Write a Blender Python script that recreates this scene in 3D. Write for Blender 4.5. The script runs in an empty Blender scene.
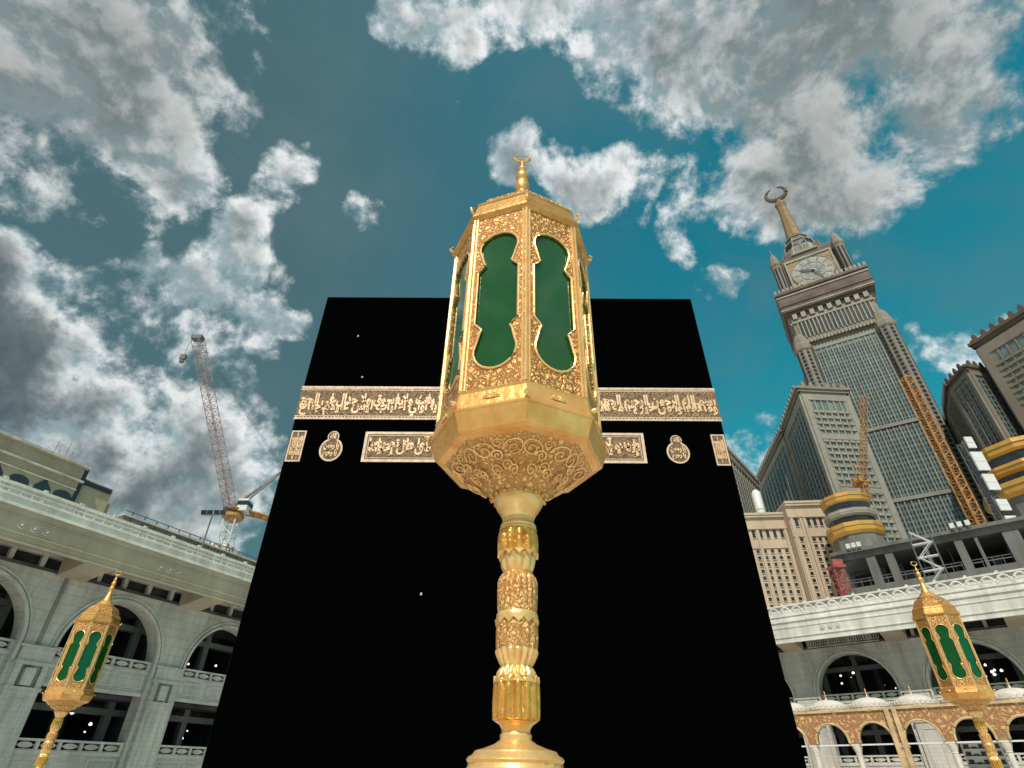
import bpy, bmesh, math, random
from math import sin, cos, pi, radians as R, sqrt, atan2, hypot
from mathutils import Matrix, Vector
from mathutils.geometry import tessellate_polygon
random.seed(7)
scene = bpy.context.scene
COL = scene.collection

# ---------------------------------------------------------------- camera
cd = bpy.data.cameras.new('camera'); cam = bpy.data.objects.new('camera', cd); COL.objects.link(cam)
cd.sensor_width = 36; cd.lens = 558/1024*36; cd.clip_start = .05; cd.clip_end = 6000
cam.matrix_world = Matrix.Translation((0, 0, 1.35)) @ Matrix.Rotation(R(90+35.3), 4, 'X') @ Matrix.Rotation(R(0.3), 4, 'Z')
scene.camera = cam
scene.view_settings.view_transform = 'Standard'; scene.view_settings.look = 'None'
scene.view_settings.exposure = 0.0; scene.view_settings.gamma = 1
scene.render.film_transparent = False

# ---------------------------------------------------------------- world and sun
SUN_AZ, SUN_EL = 192.0, 50.0      # azimuth clockwise from +Y, behind the viewer
w = bpy.data.worlds.new('World'); scene.world = w; w.use_nodes = True
nt = w.node_tree; nt.nodes.clear()
def N(t, **k):
    n = nt.nodes.new(t)
    for a, b in k.items(): setattr(n, a, b)
    return n
def LK(a, b): nt.links.new(a, b)
def setv(sock, v):
    if hasattr(v, 'is_output'): LK(v, sock)
    else: sock.default_value = v
def MA(op, a, b=None, c=None, clamp=False):
    n = N('ShaderNodeMath', operation=op, use_clamp=clamp)
    setv(n.inputs[0], a)
    if b is not None: setv(n.inputs[1], b)
    if c is not None: setv(n.inputs[2], c)
    return n.outputs[0]
def MR(v, a, b, c=0., d=1., it='SMOOTHSTEP'):
    n = N('ShaderNodeMapRange', interpolation_type=it)
    setv(n.inputs['Value'], v)
    for k, x in (('From Min', a), ('From Max', b), ('To Min', c), ('To Max', d)): setv(n.inputs[k], x)
    return n.outputs[0]
def MX(f, a, b, blend='MIX'):
    n = N('ShaderNodeMix', data_type='RGBA', blend_type=blend)
    setv(n.inputs[0], f); setv(n.inputs[6], a); setv(n.inputs[7], b)
    return n.outputs[2]
sky = N('ShaderNodeTexSky', sky_type='NISHITA', sun_disc=False)
sky.sun_elevation = R(SUN_EL); sky.sun_rotation = R(SUN_AZ); sky.air_density = 1.0; sky.dust_density = .4; sky.ozone_density = 2.0
STR = .1
tc = N('ShaderNodeTexCoord'); vec = tc.outputs['Generated']
nrm = N('ShaderNodeVectorMath', operation='NORMALIZE'); LK(vec, nrm.inputs[0]); vec = nrm.outputs[0]
skyc = MX(1.0, sky.outputs[0], (.15, 1.52, 1.12, 1), 'MULTIPLY')
# clouds: fields of fractal noise gathered round cloud-bank directions (azimuth, elevation, radius, weight)
BANKS = [(-47,29,7,.95),(-38.5,31.5,5.5,.9),(-35,26,6,.9),(-62,50,10,1),(-52,47.5,5,1),(-53,32.5,3.6,.95),(-47,25,8,1.1),(-41.5,30,4.2,.8),(-41.4,36,3.2,.78),(-36.8,43,3.4,.8),(-34.6,47.5,2.4,.72),
 (-35.0,51,2.2,.74),(-36.5,38,3.6,.85),(-30.0,38.8,3.0,.80),(-38.7,23.7,6.4,1),(-31.5,30.5,3.6,.8),(-31.3,19.4,6.5,.95),(-22.3,50.5,1.8,.50),
 (-18,68,4.4,.9),(-6,72,4.5,.85),(8,72.5,6.0,.9),(22,67,4.6,.85),(41,58,8.0,1.05),(52,52.5,8.0,1.1),(63,50.5,4.0,.95),
 (44.5,45.2,4.2,.9),(32,52,4.6,.9),(12.5,55.0,3.4,.82),(2.5,57.8,2.2,.85),(19,52,3.0,.75),(26.6,42.2,2.1,.60),(46.8,29.4,3.6,.78),(38,50,5,.9),
 (25.4,26.8,3.2,.85),(-27.2,38.6,2.2,.95),(-29.6,35.6,2.4,.85),(25,48,2.6,.7),(-27.2,24.8,3.5,.7),
 (110,40,22,.9),(160,30,20,.9),(-150,45,24,.9),(-100,30,20,.9),(75,20,12,.8),(-75,20,12,.9),(180,60,14,.8)]
DARKS = [(-48,24,10.5),(-41,21,6.5),(-50,30,5),(-39,33,4.0),(-34.5,29,3.5)]
GREYS = [(52,54,10),(-62,50,9),(44,47,5),(64,50,6)]
def bank(a, e, r, wt):
    a, e = R(a), R(e)
    d = N('ShaderNodeVectorMath', operation='DOT_PRODUCT'); LK(warp, d.inputs[0])
    d.inputs[1].default_value = (sin(a)*cos(e), cos(a)*cos(e), sin(e))
    return MR(d.outputs['Value'], cos(R(r*1.75)), cos(R(r*.2)), 0., wt)
wn = N('ShaderNodeTexNoise', noise_dimensions='3D'); LK(vec, wn.inputs['Vector'])
wn.inputs['Scale'].default_value = 7; wn.inputs['Detail'].default_value = 3
ws = N('ShaderNodeVectorMath', operation='SUBTRACT'); LK(wn.outputs['Color'], ws.inputs[0]); ws.inputs[1].default_value = (.5, .5, .5)
wm = N('ShaderNodeVectorMath', operation='SCALE'); LK(ws.outputs[0], wm.inputs[0]); wm.inputs['Scale'].default_value = .16
wa = N('ShaderNodeVectorMath', operation='ADD'); LK(vec, wa.inputs[0]); LK(wm.outputs[0], wa.inputs[1])
wz = N('ShaderNodeVectorMath', operation='NORMALIZE'); LK(wa.outputs[0], wz.inputs[0]); warp = wz.outputs[0]
fld = None
for b in BANKS:
    v = bank(*b); fld = v if fld is None else MA('MAXIMUM', fld, v)
drk = None
for a, e, r in DARKS:
    v = bank(a, e, r, 1.); drk = v if drk is None else MA('MAXIMUM', drk, v)
gry = None
for a, e, r in GREYS:
    v = bank(a, e, r, 1.); gry = v if gry is None else MA('MAXIMUM', gry, v)
def vsep(k):
    n = N('ShaderNodeSeparateXYZ'); LK(vec, n.inputs[0]); return n.outputs[k]
def fbm(offset, scale, detail, rough, dist):
    ad = N('ShaderNodeVectorMath', operation='ADD'); LK(vec, ad.inputs[0]); ad.inputs[1].default_value = offset
    n = N('ShaderNodeTexNoise', noise_dimensions='3D'); LK(ad.outputs[0], n.inputs['Vector'])
    n.inputs['Scale'].default_value = scale; n.inputs['Detail'].default_value = detail
    n.inputs['Roughness'].default_value = rough; n.inputs['Distortion'].default_value = dist
    return n.outputs['Fac']
n1 = fbm((0, 0, 0), 6.5, 14, .61, .12)
n2 = fbm((.006, -.006, .018), 6.5, 9, .57, .12)
n3 = fbm((3, 1, 2), 3.2, 6, .6, .3)
n4 = fbm((7, 2, 5), 19, 8, .66, .15)
dens = MA('ADD', MA('ADD', MA('MULTIPLY', MA('SUBTRACT', n1, .5), 3.3), MA('MULTIPLY', MA('SUBTRACT', n4, .5), .8)), MA('SUBTRACT', MA('MULTIPLY', fld, 1.25), .66))
mask = MR(dens, -.12, .46)
core = MR(dens, .22, .95)
relief = MR(MA('SUBTRACT', n1, n2), -.06, .085, 0., 1.)
c_thin = MX(relief, (3.3, 4.4, 4.7, 1), (9.6, 9.8, 9.8, 1))
c_core = MX(relief, (1.6, 2.05, 2.15, 1), (4.2, 4.5, 4.5, 1))
cloud = MX(core, c_thin, c_core)
cloud = MX(MA('MULTIPLY', gry, .62), cloud, MX(relief, (1.7, 2.0, 2.0, 1), (3.7, 4.0, 3.9, 1)))
cloud = MX(MA('MULTIPLY', MA('MULTIPLY', drk, core), .92), cloud, MX(relief, (.75, 1.15, 1.28, 1), (1.15, 1.55, 1.65, 1)))
veil = MA('MULTIPLY', MR(n3, .42, .72), .38)
skyc = MX(MA('MULTIPLY', MR(vsep(0), .35, -.45), .85), skyc, (.85, 1.42, 1.58, 1))       # thin high cloud greys the left half
skyv = MX(veil, skyc, (1.25, 2.0, 2.15, 1))
full = MX(mask, skyv, cloud)
bg = N('ShaderNodeBackground'); LK(full, bg.inputs['Color']); bg.inputs['Strength'].default_value = STR
wo = N('ShaderNodeOutputWorld'); LK(bg.outputs[0], wo.inputs['Surface'])
try: w.cycles.sampling_method = 'MANUAL'; w.cycles.sample_map_resolution = 512
except Exception: pass

sl = bpy.data.lights.new('sun', 'SUN'); sl.energy = 4.2; sl.angle = R(.8); sl.color = (1, .95, .87)
so = bpy.data.objects.new('sun', sl); COL.objects.link(so)
sd = Vector((sin(R(SUN_AZ))*cos(R(SUN_EL)), cos(R(SUN_AZ))*cos(R(SUN_EL)), sin(R(SUN_EL))))
so.rotation_euler = sd.to_track_quat('Z', 'Y').to_euler()

# ---------------------------------------------------------------- materials
def mat(name, col, rough=.7, metal=0., var=.0, vscale=3., bump=0., bscale=20., spec=.4, col2=None, emit=None, streak=False, joints=0):
    m = bpy.data.materials.new(name); m.use_nodes = True
    t = m.node_tree; b = t.nodes['Principled BSDF']
    b.inputs['Roughness'].default_value = rough; b.inputs['Metallic'].default_value = metal
    b.inputs['Specular IOR Level'].default_value = spec
    b.inputs['Base Color'].default_value = (*col, 1)
    tcn = t.nodes.new('ShaderNodeTexCoord')
    if var > 0 or col2:
        n = t.nodes.new('ShaderNodeTexNoise'); n.inputs['Scale'].default_value = vscale; n.inputs['Detail'].default_value = 8
        n.inputs['Roughness'].default_value = .65
        if streak:
            mp = t.nodes.new('ShaderNodeMapping'); mp.inputs['Scale'].default_value = (1, 1, .18)
            t.links.new(tcn.outputs['Object'], mp.inputs[0]); t.links.new(mp.outputs[0], n.inputs['Vector'])
        else: t.links.new(tcn.outputs['Object'], n.inputs['Vector'])
        r = t.nodes.new('ShaderNodeMapRange'); r.inputs[1].default_value = .32; r.inputs[2].default_value = .68
        t.links.new(n.outputs['Fac'], r.inputs[0])
        x = t.nodes.new('ShaderNodeMix'); x.data_type = 'RGBA'
        c2 = col2 or tuple(c*(1-var) for c in col)
        x.inputs[6].default_value = (*c2, 1); x.inputs[7].default_value = (*[min(1, c*(1+var*.4)) for c in col], 1)
        t.links.new(r.outputs[0], x.inputs[0]); t.links.new(x.outputs[2], b.inputs['Base Color'])
        r2 = t.nodes.new('ShaderNodeMapRange'); r2.inputs[3].default_value = min(1, rough*1.15); r2.inputs[4].default_value = rough*.85
        t.links.new(r.outputs[0], r2.inputs[0]); t.links.new(r2.outputs[0], b.inputs['Roughness'])
    if joints:
        bk_ = t.nodes.new('ShaderNodeTexBrick'); bk_.inputs['Scale'].default_value = joints; bk_.inputs['Mortar Size'].default_value = .012
        bk_.inputs['Color1'].default_value = (1, 1, 1, 1); bk_.inputs['Color2'].default_value = (.82, .82, .81, 1); bk_.inputs['Mortar'].default_value = (.45, .43, .40, 1)
        mp_ = t.nodes.new('ShaderNodeMapping'); mp_.inputs['Rotation'].default_value = (R(90), 0, 0)
        t.links.new(tcn.outputs['Object'], mp_.inputs[0]); t.links.new(mp_.outputs[0], bk_.inputs['Vector'])
        mj = t.nodes.new('ShaderNodeMix'); mj.data_type = 'RGBA'; mj.blend_type = 'MULTIPLY'; mj.inputs[0].default_value = .38
        t.links.new(x.outputs[2], mj.inputs[6]); t.links.new(bk_.outputs['Color'], mj.inputs[7]); t.links.new(mj.outputs[2], b.inputs['Base Color'])
    if bump > 0:
        n = t.nodes.new('ShaderNodeTexNoise'); n.inputs['Scale'].default_value = bscale; n.inputs['Detail'].default_value = 6
        t.links.new(tcn.outputs['Object'], n.inputs['Vector'])
        bp = t.nodes.new('ShaderNodeBump'); bp.inputs['Strength'].default_value = bump; bp.inputs['Distance'].default_value = .5/bscale
        t.links.new(n.outputs['Fac'], bp.inputs['Height']); t.links.new(bp.outputs[0], b.inputs['Normal'])
    if emit:
        b.inputs['Emission Color'].default_value = (*emit[:3], 1); b.inputs['Emission Strength'].default_value = emit[3]
    return m
def carved(name, col, dark, scale, rough=.38, metal=1., strength=.8, dist=.006, thr=(.05, .35)):
    """metal or stone cut with a scrolling leaf pattern: curled voronoi ridges with the shade of the recesses painted in as a darker colour"""
    m = mat(name, col, rough, metal); t = m.node_tree; b = t.nodes['Principled BSDF']
    tcn = t.nodes.new('ShaderNodeTexCoord')
    nz = t.nodes.new('ShaderNodeTexNoise'); nz.inputs['Scale'].default_value = scale*.6; nz.inputs['Detail'].default_value = 2
    t.links.new(tcn.outputs['Object'], nz.inputs['Vector'])
    ad = t.nodes.new('ShaderNodeMix'); ad.data_type = 'RGBA'; ad.blend_type = 'LINEAR_LIGHT'; ad.inputs[0].default_value = .35/scale*2
    t.links.new(tcn.outputs['Object'], ad.inputs[6]); t.links.new(nz.outputs['Color'], ad.inputs[7])
    v = t.nodes.new('ShaderNodeTexVoronoi'); v.feature = 'DISTANCE_TO_EDGE'; v.inputs['Scale'].default_value = scale
    t.links.new(ad.outputs[2], v.inputs['Vector'])
    v2 = t.nodes.new('ShaderNodeTexVoronoi'); v2.feature = 'F1'; v2.inputs['Scale'].default_value = scale*1.9
    t.links.new(ad.outputs[2], v2.inputs['Vector'])
    sn = t.nodes.new('ShaderNodeMath'); sn.operation = 'SINE'
    mu = t.nodes.new('ShaderNodeMath'); mu.operation = 'MULTIPLY'; mu.inputs[1].default_value = 14
    t.links.new(v2.outputs['Distance'], mu.inputs[0]); t.links.new(mu.outputs[0], sn.inputs[0])
    mr = t.nodes.new('ShaderNodeMapRange'); mr.inputs[1].default_value = thr[0]; mr.inputs[2].default_value = thr[1]
    t.links.new(v.outputs['Distance'], mr.inputs[0])
    m2 = t.nodes.new('ShaderNodeMath'); m2.operation = 'MULTIPLY_ADD'; m2.inputs[1].default_value = .28
    t.links.new(sn.outputs[0], m2.inputs[0]); t.links.new(mr.outputs[0], m2.inputs[2])
    cl = t.nodes.new('ShaderNodeClamp'); t.links.new(m2.outputs[0], cl.inputs[0])
    x = t.nodes.new('ShaderNodeMix'); x.data_type = 'RGBA'; x.inputs[6].default_value = (*dark, 1); x.inputs[7].default_value = (*col, 1)  # recess shade goes into the base colour here
    t.links.new(cl.outputs[0], x.inputs[0]); t.links.new(x.outputs[2], b.inputs['Base Color'])
    bp = t.nodes.new('ShaderNodeBump'); bp.inputs['Strength'].default_value = strength; bp.inputs['Distance'].default_value = dist
    t.links.new(cl.outputs[0], bp.inputs['Height']); t.links.new(bp.outputs[0], b.inputs['Normal'])
    return m
M = dict(
 gold=mat('polished_gold', (.84, .47, .16), .38, .60, col2=(.66, .30, .07), vscale=12, bump=.25, bscale=40),
 gold_carved=carved('carved_gold', (.86, .51, .19), (.30, .12, .03), 50, .42, .6, strength=.7, dist=.0045),
 gold_fine=carved('finely_carved_gold', (.94, .58, .24), (.46, .21, .06), 64, .42, .55, strength=.7, dist=.0035),
 gold_pale=mat('worn_pale_gold', (.92, .62, .28), .34, .58, col2=(.76, .42, .13), vscale=16, bump=.2, bscale=60),
 gold_gloss=mat('glossy_gold', (.95, .47, .11), .24, .72, col2=(.62, .24, .04), vscale=22, bump=.5, bscale=55),
 gold_shaded=mat('shaded_gold', (.62, .34, .10), .44, .6, col2=(.40, .19, .045), vscale=16, bump=.3, bscale=45),  # gold for the eaves, darkened in colour to stand for their shade
 green=mat('green_glass', (.008, .068, .014), .09, 0, var=.25, vscale=5, spec=.5),
 cloth=mat('black_silk', (.0008, .0009, .0010), 1.0, 0, var=.3, vscale=3, spec=0.),
 embroid=mat('gold_thread', (.80, .54, .32), .5, .2, col2=(.52, .32, .17), vscale=6, bump=.6, bscale=60, spec=.4),
 brown_thread=mat('brown_thread', (.30, .18, .09), .8, .0, col2=(.012, .008, .006), vscale=26, bump=.5, bscale=60),
 embroid_edge=mat('pale_thread', (.68, .50, .35), .55, .15, col2=(.46, .31, .20), vscale=9, bump=.5, bscale=70),
 marble=mat('white_marble_floor', (.74, .73, .70), .35, 0, var=.12, vscale=.4),
 stone=mat('grey_stone', (.48, .44, .385), .8, 0, var=.34, vscale=.6, bump=.3, bscale=6, streak=True, joints=.32),
 stone_lt=mat('pale_stone', (.52, .48, .42), .75, 0, var=.35, vscale=.9, bump=.2, bscale=8, streak=True, joints=.7),
 stone_bg=mat('beige_stone', (.37, .305, .21), .8, 0, var=.28, vscale=.35, bump=.2, bscale=5, streak=True),
 stone_carv=carved('lace_stone', (.5, .47, .41), (.18, .17, .14), 2.2, .75, 0, dist=.05),
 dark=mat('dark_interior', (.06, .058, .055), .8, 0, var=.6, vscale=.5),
 riwaq=carved('golden_brown_stone', (.62, .36, .15), (.26, .12, .05), 2.2, .7, 0, dist=.05),
 riwaq_pl=mat('golden_stone', (.55, .38, .20), .7, 0, var=.35, vscale=1.4),
 white=mat('white_plaster', (.60, .53, .45), .6, 0, var=.15, vscale=2),
 tower=mat('brown_tower_stone', (.21, .175, .135), .7, 0, var=.22, vscale=.05, bump=.1, bscale=1),
 tower_grey=mat('grey_tower_stone', (.235, .22, .18), .7, 0, var=.25, vscale=.06),
 tower_band=mat('dark_brown_band', (.115, .078, .055), .75, 0, var=.3, vscale=.08),
 stone_pale=mat('bright_stone', (.66, .62, .55), .75, 0, var=.3, vscale=.8, bump=.2, bscale=8, streak=True),
 tower_lt=mat('pale_tower_stone', (.265, .235, .19), .7, 0, var=.2, vscale=.08),
 tower_gl=mat('grey_green_glass', (.13, .19, .175), .2, .0, var=.5, vscale=.12, spec=.5),
 tower_dk=mat('dark_window', (.02, .026, .03), .2, 0, var=.4, vscale=.2, spec=.5),
 clockface=mat('clock_face', (.20, .20, .17), .5, 0, var=.25, vscale=.25),
 goldstone=mat('gilded_mosaic', (.24, .155, .065), .65, .1, var=.3, vscale=.2),
 goldband=mat('yellow_gold_band', (.52, .27, .045), .5, .2, var=.25, vscale=.1),
 hotel=mat('beige_hotel_stone', (.46, .345, .24), .75, 0, var=.18, vscale=.25, streak=True),
 concrete=mat('raw_concrete', (.15, .14, .125), .85, 0, var=.35, vscale=.4, bump=.3, bscale=3, streak=True),
 orange=mat('orange_paint', (.42, .20, .06), .65, 0, var=.55, vscale=1.5),
 red=mat('red_paint', (.36, .09, .07), .7, 0, var=.5, vscale=1.5),
 redwhite=mat('red_white_paint', (.58, .44, .42), .6, 0, col2=(.36, .13, .11), vscale=.7),
 steel=mat('grey_steel', (.13, .13, .13), .6, .2, var=.3, vscale=2),
 whitemetal=mat('white_metal', (.62, .60, .57), .45, 0, var=.1, vscale=.5),
 lamp=mat('lamp_glass', (.9, .9, .9), .5, emit=(1, .97, .9, 2.0)),
)

# ---------------------------------------------------------------- mesh builder
class MB:
    def __init__(s): s.v = []; s.f = []; s.M = Matrix.Identity(4)
    def add(s, vs, fs):
        o = len(s.v); s.v += [tuple(s.M @ Vector(p)) for p in vs]; s.f += [tuple(o+i for i in f) for f in fs]; return s
    def box(s, x0, x1, y0, y1, z0, z1):
        return s.add([(x0,y0,z0),(x1,y0,z0),(x1,y1,z0),(x0,y1,z0),(x0,y0,z1),(x1,y0,z1),(x1,y1,z1),(x0,y1,z1)],
            [(0,3,2,1),(4,5,6,7),(0,1,5,4),(1,2,6,5),(2,3,7,6),(3,0,4,7)])
    def slab(s, pts, y0, y1, fn=None):
        """polygon in the XZ plane, thick from y0 to y1 (fn maps (x, z, y) to a point)"""
        fn = fn or (lambda x, z, y: (x, y, z)); n = len(pts)
        tri = tessellate_polygon([[Vector((p[0], p[1], 0)) for p in pts]])
        vs = [fn(p[0], p[1], y0) for p in pts]+[fn(p[0], p[1], y1) for p in pts]
        fs = [tuple(t) for t in tri]+[tuple(i+n for i in reversed(t)) for t in tri]
        fs += [(i, (i+1) % n, (i+1) % n+n, i+n) for i in range(n)]
        return s.add(vs, fs)
    def prism(s, pts, z0, z1): return s.slab(pts, z0, z1, lambda x, y, z: (x, y, z))
    def lathe(s, prof, n=32, mod=None, phase=0., caps=True):
        vs = []; fs = []; k = len(prof)
        for i, (r, z) in enumerate(prof):
            for j in range(n):
                a = 2*pi*j/n+phase; rr = r*(mod(i, r, z, a) if mod else 1)
                vs.append((rr*sin(a), -rr*cos(a), z))
        for i in range(k-1):
            for j in range(n):
                fs.append((i*n+j, i*n+(j+1) % n, (i+1)*n+(j+1) % n, (i+1)*n+j))
        if caps: fs.append(tuple(range(n))[::-1]); fs.append(tuple((k-1)*n+j for j in range(n)))
        return s.add(vs, fs)
    def tube(s, pts, r, n=6, closed=False):
        pts = [Vector(p) for p in pts]; m = len(pts); vs = []; fs = []
        for i, p in enumerate(pts):
            if closed: d = pts[(i+1) % m]-pts[i-1]
            else: d = pts[min(i+1, m-1)]-pts[max(i-1, 0)]
            d.normalize(); up = Vector((0, 0, 1)) if abs(d.z) < .9 else Vector((1, 0, 0))
            a = d.cross(up).normalized(); b = d.cross(a).normalized()
            rr = r(i/(m-1 if not closed else m)) if callable(r) else r
            for j in range(n): vs.append(tuple(p+a*rr*cos(2*pi*j/n)+b*rr*sin(2*pi*j/n)))
        for i in range(m if closed else m-1):
            for j in range(n):
                q = (i+1) % m
                fs.append((i*n+j, i*n+(j+1) % n, q*n+(j+1) % n, q*n+j))
        if not closed: fs.append(tuple(range(n))); fs.append(tuple((m-1)*n+j for j in range(n)))
        return s.add(vs, fs)
    def bar(s, a, b, r, n=4): return s.tube([a, b], r, n)
    def ball(s, c, r, n=10, sz=1.):
        pr = [(max(1e-4, r*sin(pi*i/(n//2+2))), c[2]-r*sz*cos(pi*i/(n//2+2))) for i in range(n//2+3)]
        o = len(s.v); s.lathe(pr, n)
        T = s.M @ Vector((c[0], c[1], 0))-s.M @ Vector((0, 0, 0))
        for i in range(o, len(s.v)): s.v[i] = tuple(Vector(s.v[i])+T)
        return s
    def build(s, name, m, parent=None, smooth=False, bevel=0.):
        me = bpy.data.meshes.new(name); me.from_pydata(s.v, [], s.f)
        bm = bmesh.new(); bm.from_mesh(me); bmesh.ops.recalc_face_normals(bm, faces=bm.faces)
        if smooth:
            for f in bm.faces: f.smooth = True
            for e in bm.edges:
                if len(e.link_faces) == 2 and e.calc_face_angle(0) > R(38): e.smooth = False
        bm.to_mesh(me); bm.free()
        me.materials.append(m)
        o = bpy.data.objects.new(name, me); COL.objects.link(o)
        if parent: o.parent = parent
        if bevel:
            md = o.modifiers.new('bevel', 'BEVEL'); md.width = bevel; md.segments = 2; md.limit_method = 'ANGLE'
        return o
def tag(o, label=None, cat=None, group=None, kind=None):
    if label: o['label'] = label
    if cat: o['category'] = cat
    if group: o['group'] = group
    if kind: o['kind'] = kind
    return o
def thing(name, label, cat, loc=(0, 0, 0), rz=0., group=None):
    o = bpy.data.objects.new(name, None); COL.objects.link(o); o.empty_display_size = .2
    o.location = loc; o.rotation_euler = (0, 0, rz); return tag(o, label, cat, group)
KIDS = lambda o: [c for c in bpy.data.objects if c.parent == o]
def copy_tree(o, parent=None):
    c = o.copy(); COL.objects.link(c)
    if parent: c.parent = parent
    for ch in KIDS(o): copy_tree(ch, c)
    return c
def wallframe(D, az):
    """foot of the perpendicular from the viewer to a wall running towards azimuth az, at D metres; local x runs along it, y away"""
    a = R(az); return (-cos(a)*D, sin(a)*D, 0), R(90-az)

# ---------------------------------------------------------------- Arabic lettering (joined forms, laid right to left)
FORMS = {'ا':(0xFE8D,2),'أ':(0xFE83,2),'إ':(0xFE87,2),'آ':(0xFE81,2),'ب':(0xFE8F,4),'ة':(0xFE93,2),'ت':(0xFE95,4),'ث':(0xFE99,4),'ج':(0xFE9D,4),
 'ح':(0xFEA1,4),'خ':(0xFEA5,4),'د':(0xFEA9,2),'ذ':(0xFEAB,2),'ر':(0xFEAD,2),'ز':(0xFEAF,2),'س':(0xFEB1,4),'ش':(0xFEB5,4),'ص':(0xFEB9,4),'ض':(0xFEBD,4),
 'ط':(0xFEC1,4),'ظ':(0xFEC5,4),'ع':(0xFEC9,4),'غ':(0xFECD,4),'ف':(0xFED1,4),'ق':(0xFED5,4),'ك':(0xFED9,4),'ل':(0xFEDD,4),'م':(0xFEE1,4),'ن':(0xFEE5,4),
 'ه':(0xFEE9,4),'و':(0xFEED,2),'ى':(0xFEEF,2),'ي':(0xFEF1,4),'ئ':(0xFE89,4),'ؤ':(0xFE85,2),'ء':(0xFE80,1)}
def shape(t):
    out = []; i = 0; prev = False
    while i < len(t):
        c = t[i]; nx = t[i+1] if i+1 < len(t) else ''
        if c == 'ل' and nx in ('ا', 'أ', 'إ'):
            base = {'ا':0xFEFB, 'أ':0xFEF7, 'إ':0xFEF9}[nx]
            out.append(chr(base+(1 if prev else 0))); prev = False; i += 2; continue
        if c not in FORMS: out.append(c); prev = False; i += 1; continue
        b, k = FORMS[c]; joins = k == 4 and nx in FORMS and FORMS[nx][1] > 1
        if k == 1: out.append(chr(b)); prev = False
        elif k == 2: out.append(chr(b+(1 if prev else 0))); prev = False
        else:
            out.append(chr(b+{(0,0):0,(1,0):1,(0,1):2,(1,1):3}[(int(prev), int(joins))])); prev = joins
        i += 1
    return ''.join(reversed(out))
def lettering(text, x0, x1, z0, z1, y, depth, m, parent, name='lettering', bold=.012, arabic=True):
    """mesh letters filling the rectangle, standing on a wall facing -y"""
    c = bpy.data.curves.new(name, 'FONT'); c.body = shape(text) if arabic else text; c.size = 1; c.offset = bold; c.resolution_u = 2
    c.extrude = .05
    o = bpy.data.objects.new(name, c); COL.objects.link(o)
    dg = bpy.context.evaluated_depsgraph_get(); dg.update()
    me = bpy.data.meshes.new_from_object(o.evaluated_get(dg)); bpy.data.objects.remove(o)
    xs = [v.co.x for v in me.vertices]; ys = [v.co.y for v in me.vertices]; zs = [v.co.z for v in me.vertices]
    ax, bx_, ay, by_, az, bz_ = min(xs), max(xs), min(ys), max(ys), min(zs), max(zs)
    for v in me.vertices:
        a, b, d = v.co
        v.co = (x0+(a-ax)/(bx_-ax)*(x1-x0), y-(d-az)/(bz_-az+1e-9)*depth, z0+(b-ay)/(by_-ay)*(z1-z0))
    me.name = name; me.materials.clear(); me.materials.append(m)
    q = bpy.data.objects.new(name, me); COL.objects.link(q); q.parent = parent
    return q

# ================================================================ SETTING
g = MB(); g.add([(-4000,-4000,0),(4000,-4000,0),(4000,4000,0),(-4000,4000,0)], [(0,1,2,3)])
gm = M['marble']; go = g.build('ground', gm); tag(go, kind='structure')
t = gm.node_tree
br = t.nodes.new('ShaderNodeTexBrick'); br.inputs['Scale'].default_value = .8; br.inputs['Mortar Size'].default_value = .012
br.inputs['Color1'].default_value = (.76,.75,.72,1); br.inputs['Color2'].default_value = (.70,.69,.66,1); br.inputs['Mortar'].default_value = (.4,.4,.38,1)
t.links.new(t.nodes['Texture Coordinate'].outputs['Object'], br.inputs['Vector'])
t.links.new(br.outputs['Color'], t.nodes['Principled BSDF'].inputs['Base Color'])

# ---------------------------------------------------------------- low curved wall that carries the lanterns
W0 = MB(); n = 48; pts = []
def arc(k, off):      # semi-ellipse through the three lantern feet
    a = pi*(k/n); return ((6.22+off)*cos(a), 9.6-(8.0+off)*sin(a))
for k in range(n+1): pts.append(arc(k, .45))
for k in range(n, -1, -1): pts.append(arc(k, -.45))
W0.prism(pts, 0, 1.22)
cw = thing('curved_marble_wall', 'low white curved marble wall under the gilded lanterns', 'wall')
W0.build('wall_body', M['stone_lt'], cw)
W1 = MB(); pts = [arc(k, .52) for k in range(n+1)]+[arc(k, -.52) for k in range(n, -1, -1)]
W1.prism(pts, 1.22, 1.30); W1.build('coping', M['white'], cw)

# ---------------------------------------------------------------- Kaaba (stone cube under its black cloth)
KX0, KX1, KY, KH = -5.6, 5.4, 12.3, 13.25
kb = thing('kaaba', 'huge black cloth-draped cube with gold embroidered belt behind the central lantern', 'kaaba', (0, KY, 0))
b = MB()
NX, NZ = 120, 90
def drape(x0, x1, fn, inv=False):
    vs = []; fs = []
    for j in range(NZ+1):
        for i in range(NX+1): vs.append(fn(i/NX, j/NZ))
    for j in range(NZ):
        for i in range(NX):
            a = j*(NX+1)+i; fs.append((a, a+1, a+NX+2, a+NX+1))
    b.add(vs, fs)
rip = lambda s, z: .012*sin(s*7.3+.6*sin(s*1.7))*(1-z/13.3)*1.4
ZL = .45
drape(0, 1, lambda u, v: (KX0+u*11, rip(KX0+u*11, ZL+v*12.8)*min(1, 8*u, 8*(1-u)), ZL+v*(KH-ZL)))
drape(0, 1, lambda u, v: (KX0+rip(u*12.8, ZL+v*12.8)*min(1, 8*u, 8*(1-u)), 12.8*(1-u), ZL+v*(KH-ZL)))
drape(0, 1, lambda u, v: (KX1+rip(u*12.8, ZL+v*12.8)*min(1, 8*u, 8*(1-u)), 12.8*u, ZL+v*(KH-ZL)))
b.add([(KX0,12.8,ZL),(KX1,12.8,ZL),(KX1,12.8,KH),(KX0,12.8,KH)], [(1,0,3,2)])
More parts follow.
